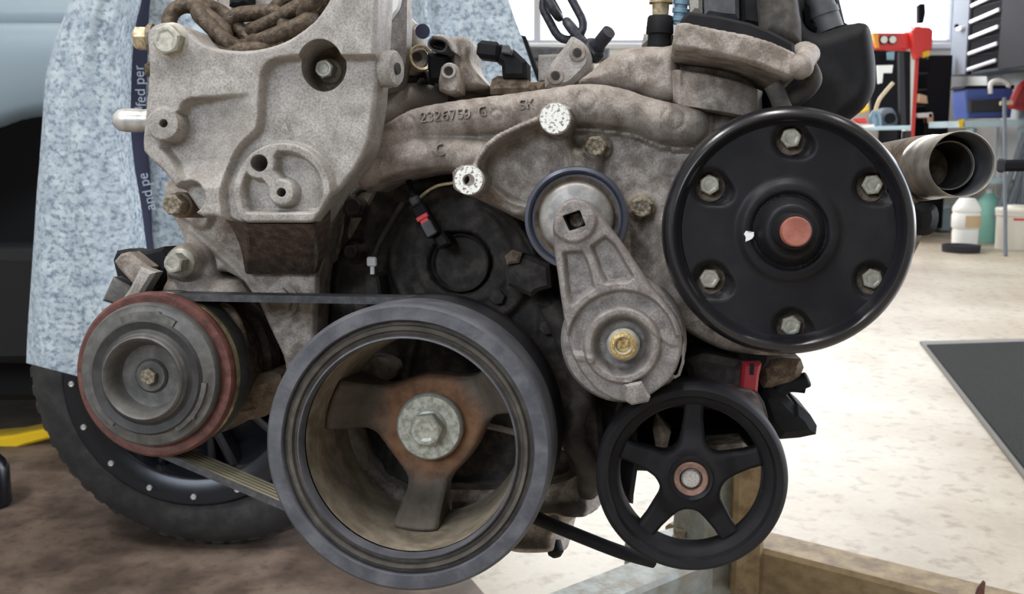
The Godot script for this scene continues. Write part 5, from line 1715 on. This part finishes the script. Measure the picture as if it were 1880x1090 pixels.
	part(t, "rubber_cap", lathe([[0, 0.013], [0.0085, 0.013], [0.0095, 0.0115], [0.0102, 0.002], [0.0102, 0.0], [0.0085, -0.001], [0.009, -0.01]], 28), mats.plastic_black, up)
	part(t, "stem", lathe([[0, 0.04], [0.008, 0.04], [0.008, 0.026], [0.0065, 0.024], [0.006, 0.012]], 24), mats.brass, up)
	part(t, "nut", hexagon(0.010, 0.006), mats.brass, up * shift(Vector3(0, 0, 0.022)))
	part(t, "base", slab([[1182, 60], [1236, 62], [1240, 84], [1178, 82]], -0.135, -0.17, 0.004), mats.cast)
	var bl := Geo.new()
	var prof := [[0, 0.03]]
	for k in 7:
		prof.append([0.0062, 0.03 - k * 0.006])
		prof.append([0.0062, 0.027 - k * 0.006])
		prof.append([0.0048, 0.0265 - k * 0.006])
		prof.append([0.0048, 0.0245 - k * 0.006])
	bl = lathe(prof, 24)
	single("ribbed_hose", "short blue-grey ribbed hose standing beside the brass fitting", "hose", bl, mats.hose_blue, facing(ep(1250, 16, -0.13), Vector3(0.1, 1, 0.1)))

	t = thing("intake_elbow", "big matt black moulded intake elbow above the largest pulley, at upper right", "intake elbow", ep(1540, 215, -0.1))
	var big := smooth_poly([[1440, -70], [1468, -30], [1472, 20], [1477, 46], [1490, 58], [1505, 60], [1531, 52], [1560, 44], [1583, 42], [1597, 54], [1604, 90], [1608, 130], [1606, 165], [1590, 195], [1564, 218], [1520, 250], [1420, 250], [1400, 190], [1404, 130], [1400, 60], [1390, -70]], 4)
	part(t, "shell", relief(-0.112, v2(1380, -70), v2(1620, 256), 4.0, func(p): return poly_d(p, big), func(p):
		var d := poly_d(p, big)
		return -0.095 - 0.020 * rnd(d, 34.0) + 0.012 * inn(absf(p.x - 1432.0) - 22.0, 20.0) * inn(p.y - 60.0, 40.0), -0.28), mats.plastic_black)
	part(t, "dusty_cover", relief(-0.085, v2(1384, -66), v2(1482, 96), 4.0, func(p): return poly_d(p, flat_poly([[1390, -60], [1464, -60], [1468, 0], [1474, 40], [1476, 88], [1440, 76], [1400, 60]])), func(p): return -0.082 - 0.012 * rnd(poly_d(p, flat_poly([[1390, -60], [1464, -60], [1468, 0], [1474, 40], [1476, 88], [1440, 76], [1400, 60]])), 22.0), -0.2), mats.plastic_dust)
	var neck := part(t, "neck", tube(smooth_path([ep(1492, -60, -0.12), ep(1500, -10, -0.12), ep(1512, 22, -0.12), ep(1524, 56, -0.12)]), 0.0100, 20), mats.plastic_grey)
	part(neck, "neck_band", tube(smooth_path([ep(1511, 18, -0.12), ep(1514, 28, -0.12)]), 0.0107, 20), mats.plastic_grey)
	part(t, "neck_collar", slab([[1476, -60], [1490, -60], [1494, 30], [1520, 58], [1496, 58], [1480, 44], [1478, 10]], -0.115, -0.2, 0.003), mats.plastic_black)
	part(t, "rear_wall", slab([[1520, -60], [1540, -10], [1552, 40], [1562, 46], [1500, 60], [1500, -60]], -0.16, -0.2, 0.003), mats.plastic_black)

	t = thing("throttle_body", "grey plastic boxes of the throttle actuator behind the rubber strip", "throttle body", ep(1330, 30, -0.14))
	part(t, "actuator_box", slab([[1290, -60], [1356, -60], [1358, 34], [1330, 32], [1294, 26]], -0.10, -0.18, 0.003), mats.plastic_grey)
	part(t, "dark_box", slab([[1358, -60], [1398, -60], [1400, 50], [1362, 42]], -0.105, -0.18, 0.003), mats.plastic_black)
	part(t, "fitting_end", slab([[1266, -20], [1290, -20], [1290, 24], [1268, 22]], -0.105, -0.14, 0.003), mats.cast)


func build_outlet() -> void:
	# the pipe leaves the pump housing towards the right and the viewer
	var t := thing("outlet_pipe", "polished steel pipe mouth jutting right, beside the largest pulley", "pipe", ep(1690, 380, -0.1))
	var tip := at(1766, 301, 0.69)
	var root := at(1666, 312, 0.80)
	var inv := engine.affine_inverse()
	var a := inv * root
	var b := inv * tip
	var L := (b - a).length()
	var r := 61.0 * 0.69 / FOCAL
	var xf := facing(b, b - a)
	part(t, "mouth", lathe([[r * 0.955, -0.003], [r * 0.96, -0.0005], [r * 0.98, 0.0], [r, -0.001], [r, -0.042], [r * 1.03, -0.046], [r * 1.05, -0.052], [r * 1.03, -0.058], [r * 1.0, -0.062], [r * 1.0, -0.10]], 64), mats.steel_tube, xf)
	part(t, "bore", lathe([[r * 0.80, -0.05], [r * 0.90, -0.045], [r * 0.955, -0.04], [r * 0.955, -0.003]], 64), mats.plastic_grey, xf)
	part(t, "inner_sleeve", lathe([[0, -0.09], [r * 0.70, -0.085], [r * 0.72, -0.025]], 48), mats.grime, xf)
	part(t, "sleeve_lip", lathe([[r * 0.72, -0.025], [r * 0.735, -0.022], [r * 0.755, -0.022], [r * 0.77, -0.026], [r * 0.79, -0.05]], 48), mats.steel_tube, xf)
	part(t, "neck", lathe([[r * 1.0, -0.06], [r * 1.08, -0.068], [r * 1.10, -0.085], [r * 1.1, -0.16]], 48), mats.cast_brown, xf)
	part(t, "elbow", tube(smooth_path([b + (a - b).normalized() * 0.07, b + (a - b).normalized() * 0.12, ep(1600, 330, -0.14), ep(1540, 360, -0.16)]), r * 1.0, 32), mats.cast_brown)
	part(t, "side_plug", slab([[1680, 378], [1716, 372], [1728, 392], [1724, 418], [1712, 430], [1690, 432], [1676, 420]], -0.08, -0.16, 0.006, 2), mats.plastic_black)
	part(t, "lower_flange", slab([[1640, 330], [1690, 372], [1700, 420], [1680, 470], [1664, 500], [1640, 480]], -0.10, -0.16, 0.006, 2), mats.cast_brown)


func chain_link(parent: Node3D, c: Vector3, long_dir: Vector3, face_dir: Vector3, half: float, wide: float, r: float, m: Material) -> void:
	var x := long_dir.normalized()
	var z := (face_dir - x * face_dir.dot(x)).normalized()
	var y := z.cross(x)
	var pts := PackedVector3Array()
	var s := half - wide
	for k in 10:
		var a := lerpf(-PI / 2, PI / 2, k / 9.0)
		pts.append(c + x * (s + wide * cos(a)) + y * wide * sin(a))
	for k in 10:
		var a := lerpf(PI / 2, PI * 1.5, k / 9.0)
		pts.append(c + x * (-s + wide * cos(a)) + y * wide * sin(a))
	part(parent, "chain_link", tube(pts, r, 12, true), m)


func build_chains() -> void:
	var t := thing("hoist_chain", "rusty brown hoist chain bunched along the bracket's curved top edge", "chain", ep(450, 92, -0.06))
	var q := [[362, 54, -0.064, -0.62, 1], [412, 50, -0.07, -0.74, 0], [452, 84, -0.07, 0.0, 0], [468, 54, -0.075, 0.05, 1], [518, 55, -0.07, 0.33, 0], [510, 30, -0.085, 0.42, 0], [552, 16, -0.08, 0.6, 1], [592, -22, -0.075, 0.85, 0], [630, -60, -0.08, 0.8, 1]]
	for k in q.size():
		var a: float = q[k][3]
		var face := Vector3(0.25, 0.2, 1) if q[k][4] == 1 else Vector3(-sin(a) * 0.95, cos(a) * 0.95, 0.4)
		chain_link(t, ep(q[k][0], q[k][1], q[k][2]), Vector3(cos(a), sin(a), 0.1), face, 0.0235, 0.0125, 0.0058, mats.chain_rust)
	t = thing("lifting_chain", "dark blue-grey chain hanging from above to the pale lug, top centre", "chain", ep(1062, 84, -0.16))
	var z := -0.17
	chain_link(t, ep(1003, -10, z), ep(1026, 26, z) - ep(992, -36, z), Vector3(0.87, 0.48, 0.12), 0.0205, 0.0085, 0.0036, mats.chain_dark)
	chain_link(t, ep(1034, 28, z), ep(1050, 58, z) - ep(1018, -2, z), Vector3(0.1, 0.1, 1), 0.0205, 0.0118, 0.0034, mats.chain_dark)
	chain_link(t, ep(1067, 74, z), ep(1076, 88, z) - ep(1036, 36, z), Vector3(0.79, 0.6, 0.12), 0.0185, 0.0085, 0.0038, mats.chain_dark)
	chain_link(t, ep(990, -48, z), Vector3(-0.5, 0.86, 0), Vector3(0, 0, 1), 0.0175, 0.0092, 0.0036, mats.chain_dark)
	# grey cover and tabs behind the rusty chain
	t = thing("valve_cover", "pale grey valve cover edge behind the rusty chain", "valve cover", ep(480, 120, -0.2))
	part(t, "cover", slab([[420, -70], [610, -70], [600, 60], [480, 120], [400, 130], [392, 40]], -0.16, -0.4, 0.008), mats.cast)
	part(t, "dark_bung", slab([[424, -40], [452, -40], [452, 4], [440, 12], [418, 10]], -0.14, -0.165, 0.003), mats.plastic_black)
	part(t, "stay", slab([[380, -60], [412, -60], [432, 20], [420, 40], [400, 20]], -0.15, -0.17, 0.003), mats.cast_dirty)


# ---------------------------------------------------------------- the far side of the workshop
func tilted(pts: Array, far: float, thick: float, m: Material, parent: Node3D, called: String, bev := 0.004, sub := 0) -> MeshInstance3D:
	return part(parent, called, board(pts, far, thick, bev, sub), m)


func leg_pair(t: Node3D, x: float, z: float, top: float, m: Material, called := "leg", wide := 0.04) -> void:
	part(t, called, block(Vector3(x - wide / 2, 0, z - wide / 2), Vector3(x + wide / 2, top, z + wide / 2), 0.003), m)


func build_background() -> void:
	# red tyre machine: white column with a red edge, red head, cross arm with two gauges, black lever
	var far := 7.6
	var p := up_at(1681, 240, far)
	var t := thing("tyre_machine", "tall red and white workshop column with a red arm carrying two dials", "tyre machine", Vector3(p.x, 0, -far))
	part(t, "base", block(Vector3(p.x - 0.22, 0, -far - 0.4), Vector3(p.x + 0.03, 0.5, -far + 0.05), 0.02), mats.red_paint)
	var post := [up_at(1672, 50, far).x, up_at(1684, 50, far).x, up_at(1691, 50, far).x]
	part(t, "column", block(Vector3(post[0], 0.48, -far - 0.06), Vector3(post[1], up_at(0, 48, far).y, -far), 0.004), mats.white_paint)
	part(t, "column_edge", block(Vector3(post[1], 0.48, -far - 0.06), Vector3(post[2], up_at(0, 48, far).y, -far), 0.004), mats.red_paint)
	tilted([[1674, 56], [1682, 48], [1708, 50], [1714, 56], [1712, 92], [1696, 96], [1690, 106], [1682, 108], [1676, 90]], far - 0.06, 0.14, mats.red_paint, t, "head", 0.01)
	var arm := tilted([[1608, 60], [1672, 60], [1672, 90], [1612, 92], [1603, 88], [1603, 62]], far, 0.10, mats.red_paint, t, "arm", 0.008)
	tilted([[1602, 60], [1613, 60], [1615, 88], [1608, 88]], far - 0.02, 0.05, mats.orange_lens, t, "orange_cap", 0.004)
	for x in [1622, 1638]:
		var c := up_at(x, 73, far - 0.012)
		var dial := part(arm, "dial", cylinder(0.031, 0.0, 0.014, 0.003, 24), mats.dark_shelf, shift(c))
		part(dial, "dial_face", cylinder(0.025, 0.012, 0.0155, 0.001, 24), mats.white_paint, shift(c))
	tilted([[1625, 88], [1660, 90], [1662, 96], [1622, 96]], far, 0.05, mats.red_paint, t, "arm_lip", 0.004)
	tilted([[1687, 10], [1692, 6], [1699, 7], [1700, 24], [1696, 42], [1687, 42]], far - 0.02, 0.05, mats.dark_shelf, t, "lever", 0.006)
	tilted([[1694, 96], [1706, 92], [1708, 102], [1696, 106]], far - 0.07, 0.03, mats.yellow, t, "yellow_tab", 0.002)

	# tall black shelf behind it
	far = 8.0
	var a := up_at(1690, 100, far)
	var b := up_at(1742, 226, far)
	t = thing("tool_shelf", "tall black open shelf unit standing right of the red column", "shelf unit", Vector3(a.x, 0, -far))
	var top := up_at(0, 101, far).y
	var mid := up_at(1706, 100, far).x
	part(t, "door", block(Vector3(mid, 0.05, -far - 0.02), Vector3(b.x, top, -far), 0.006), mats.dark_shelf)
	part(t, "side", block(Vector3(a.x - 0.14, 0.0, -far - 0.4), Vector3(a.x - 0.12, top, -far), 0.004), mats.dark_shelf)
	part(t, "back", block(Vector3(a.x - 0.14, 0.0, -far - 0.42), Vector3(b.x, top, -far - 0.4), 0.004), mats.dark_shelf)
	for y in [104, 133, 163, 193, 215]:
		var h := up_at(0, y, far).y
		part(t, "shelf", block(Vector3(a.x - 0.12, h - 0.012, -far - 0.4), Vector3(mid, h, -far), 0.003), mats.cabinet_dark)
	far = 7.96
	for e in [[[1688, 172], [1702, 176], [1704, 190], [1686, 188], "tan_box", mats.tan], [[1686, 208], [1712, 206], [1712, 216], [1688, 216], "paper_stack", mats.white_paint], [[1704, 208], [1714, 208], [1714, 226], [1706, 226], "cardboard_tube", mats.tan]]:
		single(e[4], {"tan_box": "small tan box on the black shelf's lower tier", "paper_stack": "white papers at the foot of the black shelf's open side", "cardboard_tube": "short orange-brown tube beside the white papers"}[e[4]], {"tan_box": "box", "paper_stack": "papers", "cardboard_tube": "tube"}[e[4]], board([e[0], e[1], e[2], e[3]], far, 0.1, 0.004), e[5])

	# clutter bench between the black elbow and the red column
	far = 5.9
	p = up_at(1630, 235, far)
	t = thing("clutter_bench", "dark cluttered tool bench with a black back board, left of the red column", "workbench", Vector3(p.x, 0, -far))
	tilted([[1560, 232], [1672, 230], [1672, 238], [1560, 240]], far, 0.5, mats.bench_blue, t, "bench_top")
	tilted([[1600, 92], [1672, 94], [1672, 230], [1600, 232]], far + 0.48, 0.03, mats.dark_shelf, t, "back_board")
	for x in [1575, 1665]:
		var lx := up_at(x, 235, far + 0.2)
		leg_pair(t, lx.x, -far - 0.2, up_at(0, 240, far + 0.2).y, mats.cabinet_dark)
	tilted([[1652, 95], [1660, 95], [1664, 232], [1654, 232]], far + 0.1, 0.04, mats.cabinet_dark, t, "upright")
	single("white_sheet", "white L-shaped card on the black back board", "card", board([[1611, 120], [1640, 119], [1638, 134], [1622, 134], [1620, 152], [1613, 154]], far + 0.43, 0.02, 0.002), mats.white_paint)
	single("blue_tin", "pale blue tin hanging under the red arm", "tin", board([[1632, 95], [1643, 94], [1642, 110], [1632, 109]], far + 0.40, 0.04, 0.004), mats.hose_blue)
	t = thing("grey_machine", "grey rounded bench machine with a dark round hub on the clutter bench", "bench machine", up_at(1635, 231, far + 0.15))
	tilted([[1616, 229.5], [1618, 208], [1626, 199], [1638, 198], [1646, 208], [1648, 229.5]], far + 0.15, 0.12, mats.cabinet_grey, t, "body", 0.01, 2)
	part(t, "hub", cylinder(0.03, 0, 0.02, 0.004, 24), mats.dark_shelf, shift(up_at(1633, 217, far + 0.13)))
	t = thing("pliers", "pale-jawed pliers with blue grips leaning on the clutter bench", "pliers", up_at(1612, 230, far + 0.05))
	part(t, "grip", tube(smooth_path([up_at(1606, 205, far + 0.05), up_at(1600, 216, far + 0.05), up_at(1602, 232, far + 0.05)]), 0.014, 10), mats.hose_blue)
	part(t, "grip", tube(smooth_path([up_at(1608, 205, far + 0.05), up_at(1613, 216, far + 0.05), up_at(1614, 232, far + 0.05)]), 0.014, 10), mats.hose_blue)
	part(t, "jaw", tube(smooth_path([up_at(1607, 204, far + 0.05), up_at(1614, 184, far + 0.05), up_at(1626, 168, far + 0.05), up_at(1640, 152, far + 0.05)]), 0.010, 10), mats.brass)
	single("yellow_tape", "small yellow block behind the black elbow's lower right edge", "tape", board([[1576, 206], [1594, 190], [1596, 202], [1582, 208]], far, 0.05, 0.006), mats.yellow)
	single("red_rag", "folded red rag on the clutter bench beside the pulley", "rag", board([[1566, 218], [1590, 217], [1594, 226], [1576, 226]], far + 0.02, 0.1, 0.01), mats.red_paint)
	single("white_tray", "white tray lying at the front of the clutter bench", "tray", board([[1580, 229], [1606, 228], [1606, 235], [1586, 236]], far - 0.02, 0.1, 0.006), mats.white_paint)

	# wall cabinet on the right wall: light door, black slatted drawers, dark end
	var cx := 3.30
	var zz := func(px: float) -> float: return -cx * FOCAL / (px - 940.0) * 1.026
	var y0 := 1.19
	var y1 := 2.35
	t = thing("wall_cabinet", "grey wall cabinet with a bank of white-edged black drawers above the bench", "cabinet", Vector3(3.58, y0, zz.call(1800)))
	part(t, "carcass", block(Vector3(cx + 0.03, y0, zz.call(1746)), Vector3(3.59, y1, zz.call(1925)), 0.006), mats.cabinet_grey)
	var door := part(t, "door", block(Vector3(cx, y0, zz.call(1747)), Vector3(cx + 0.03, y1, zz.call(1776)), 0.004), mats.cabinet_grey)
	part(door, "lock", cylinder(0.014, 0, 0.02, 0.003, 16), mats.dark_shelf, facing(Vector3(cx, y0 + 0.36, zz.call(1757)), Vector3.LEFT))
	part(door, "handle", block(Vector3(cx - 0.03, y0 + 0.32, zz.call(1762)), Vector3(cx, y0 + 0.345, zz.call(1770)), 0.003), mats.pull_white)
	part(t, "end_panel", block(Vector3(cx, y0, zz.call(1835)), Vector3(cx + 0.03, y1, zz.call(1925)), 0.004), mats.cabinet_dark)
	part(t, "gap_post", block(Vector3(cx + 0.005, y0, zz.call(1776)), Vector3(cx + 0.03, y1, zz.call(1780)), 0.003), mats.drawer_black)
	for k in 9:
		var h := y0 + 0.02 + k * 0.112
		var za: float = zz.call(1780)
		var zb: float = zz.call(1834)
		var dr := part(t, "drawer", block(Vector3(cx + 0.012, h, za), Vector3(cx + 0.03, h + 0.104, zb), 0.004), mats.drawer_black)
		part(dr, "pull", square_tube(Vector3(cx - 0.004, h + 0.008, za + 0.01), Vector3(cx - 0.004, h + 0.045, zb - 0.01), 0.02, 0.026), mats.pull_white)

	# bench under it with blue crates, grinder and stool
	far = 7.3
	p = up_at(1835, 228, far)
	t = thing("blue_bench", "pale blue workbench along the right wall, under the grey cabinet", "workbench", Vector3(p.x, 0, -far - 0.2))
	tilted([[1768, 222], [1882, 219], [1882, 231], [1768, 234]], far, 0.6, mats.bench_blue, t, "bench_top")
	for x in [[1780, 0.04], [1786, 0.5], [1876, 0.04], [1870, 0.5]]:
		var lx := up_at(x[0], 240, far + x[1])
		leg_pair(t, lx.x, -far - x[1], up_at(0, 236, far + 0.02).y, mats.bench_blue)
	part(t, "lower_shelf", block(Vector3(up_at(1780, 230, far).x, 0.42, -far - 0.55), Vector3(up_at(1878, 230, far).x, 0.45, -far - 0.02), 0.004), mats.bench_blue)
	single("blue_crate", "blue plastic crate on the pale blue bench, tools heaped inside", "crate", board([[1772, 170], [1776, 162], [1860, 160], [1862, 178], [1856, 216], [1776, 217]], far + 0.1, 0.22, 0.01), mats.blue_plastic)
	single("grey_case", "grey tool case lying in front of the blue crate", "tool case", board([[1782, 184], [1840, 182], [1844, 204], [1782, 206]], far + 0.05, 0.05, 0.008), mats.cabinet_dark)
	single("white_hose_coil", "white curled hose lying on top of the blue crate", "hose", tube(smooth_path([up_at(1818, 172, far + 0.08), up_at(1820, 152, far + 0.08), up_at(1838, 148, far + 0.08), up_at(1852, 154, far + 0.08), up_at(1850, 160, far + 0.08)]), 0.016, 12), mats.white_paint)
	single("black_tray", "black lid across the top of the blue crate", "lid", board([[1768, 163], [1776, 157], [1864, 156], [1862, 164]], far + 0.1, 0.24, 0.006), mats.dark_shelf)
	single("yellow_tag", "yellow tag hanging at the blue bench's left corner", "tag", board([[1760, 222], [1770, 218], [1772, 232], [1762, 234]], far, 0.01, 0.002), mats.yellow)
	t = thing("pole_stand", "thin grey stand with a cross handle in front of the blue crate", "stand", up_at(1844, 330, far - 0.25))
	part(t, "pole", bar(on_floor(1846, 470), up_at(1844, 180, far - 0.25), 0.012, 12), mats.cabinet_grey)
	part(t, "handle", bar(up_at(1836, 190, far - 0.25), up_at(1858, 188, far - 0.25), 0.014, 12), mats.brass)
	t = thing("red_chair", "red seat back cut by the right edge, above the blue bench", "chair", up_at(1880, 230, far - 0.04))
	tilted([[1856, 196], [1866, 168], [1880, 150], [1900, 147], [1900, 200], [1866, 200]], far - 0.08, 0.05, mats.clip_red, t, "backrest", 0.02, 2)
	part(t, "post", bar(Vector3(up_at(1890, 198, far - 0.05).x, 0.0, -far + 0.05), up_at(1890, 198, far - 0.05), 0.016, 12), mats.cabinet_grey)
	t = thing("leaning_rods", "bundle of grey rods leaning against the blue bench at the right edge", "rods", on_floor(1850, 400))
	for e in [[1828, 400, 1882, 244, 0.02], [1838, 420, 1884, 282, 0.022], [1852, 430, 1886, 320, 0.018]]:
		part(t, "rod", bar(up_at(e[0], e[1], far - 0.03), up_at(e[2], e[3], far - 0.03), e[4], 12), mats.cabinet_grey)
	var da := up_at(1836, 305, 2.0)
	t = thing("dark_bar", "dark square bar coming in from the right edge behind the pipe mouth", "bar", da)
	part(t, "tube", square_tube(up_at(1836, 304, 2.0), up_at(2040, 302, 2.0), 0.022, 0.022), mats.dark_shelf)
	part(t, "end_collar", square_tube(up_at(1834, 304, 2.0), up_at(1842, 304, 2.0), 0.026, 0.026), mats.cabinet_dark)
	part(t, "stand_post", block(Vector3(up_at(2030, 300, 2.0).x - 0.02, 0, -2.02), Vector3(up_at(2030, 300, 2.0).x + 0.02, up_at(2030, 302, 2.0).y, -1.98), 0.004), mats.dark_shelf)

	# containers on the floor
	var f := on_floor(1770, 456)
	t = thing("paint_bottle", "tall white and tan jug standing left of the teal canister", "jug", f)
	var up := func(v: Vector3) -> Transform3D: return Transform3D(Basis(Vector3.RIGHT, -PI / 2), v)
	var s := -f.z / FOCAL
	part(t, "body", lathe([[0, 92 * s], [14 * s, 92 * s], [18 * s, 86 * s], [24 * s, 76 * s], [25 * s, 70 * s], [23 * s, 66 * s], [25 * s, 62 * s], [25 * s, 40 * s], [22 * s, 36 * s], [23 * s, 30 * s], [22 * s, 0], [0, 0]], 32), mats.white_paint, up.call(f))
	part(t, "label", lathe([[25.4 * s, 62 * s], [25.4 * s, 40 * s]], 24, 1.7, -2.0), mats.tan, up.call(f))
	f = on_floor(1810, 444)
	t = thing("gas_canister", "teal green steel canister between the white jug and the bucket", "canister", f)
	s = -f.z / FOCAL
	part(t, "body", lathe([[0, 90 * s], [8 * s, 90 * s], [14 * s, 82 * s], [19 * s, 76 * s], [20 * s, 70 * s], [20 * s, 4 * s], [18 * s, 0], [0, 0]], 32), mats.teal, up.call(f))
	part(t, "seam", lathe([[20 * s, 50 * s], [20.6 * s, 49 * s], [20 * s, 48 * s]], 32), mats.teal, up.call(f))
	part(t, "valve", lathe([[0, 98 * s], [6 * s, 98 * s], [7 * s, 90 * s]], 16), mats.white_paint, up.call(f))
	f = on_floor(1862, 456)
	t = thing("white_bucket", "white plastic bucket with a red label line, cut by the right edge", "bucket", f)
	s = -f.z / FOCAL
	part(t, "body", lathe([[0, 74 * s], [33 * s, 74 * s], [36 * s, 70 * s], [36 * s, 62 * s], [34 * s, 60 * s], [33 * s, 0], [0, 0]], 40), mats.bucket_white, up.call(f))
	part(t, "lid", lathe([[0, 80 * s], [16 * s, 80 * s], [18 * s, 76 * s], [35 * s, 75 * s], [37 * s, 73 * s], [37 * s, 68 * s]], 40), mats.bucket_white, up.call(f))
	part(t, "label_line", lathe([[34.6 * s, 58 * s], [34.5 * s, 54 * s]], 12, 0.55, -2.15), mats.red_paint, up.call(f))
	f = on_floor(1764, 462)
	single("black_drain_pan", "shallow dark pan lying on the floor before the white jug", "pan", lathe([[0, 0.03], [0.10, 0.03], [0.112, 0.045], [0.12, 0.045], [0.115, 0.0], [0, 0]], 32), mats.cabinet_dark, Transform3D(Basis(Vector3.RIGHT, -PI / 2), f))
	single("grey_bin", "pale grey bin behind the white jug, by the pulley's edge", "bin", board([[1722, 384], [1746, 378], [1746, 424.5], [1726, 424.5]], 8.2, 0.2, 0.01), mats.bench_blue)
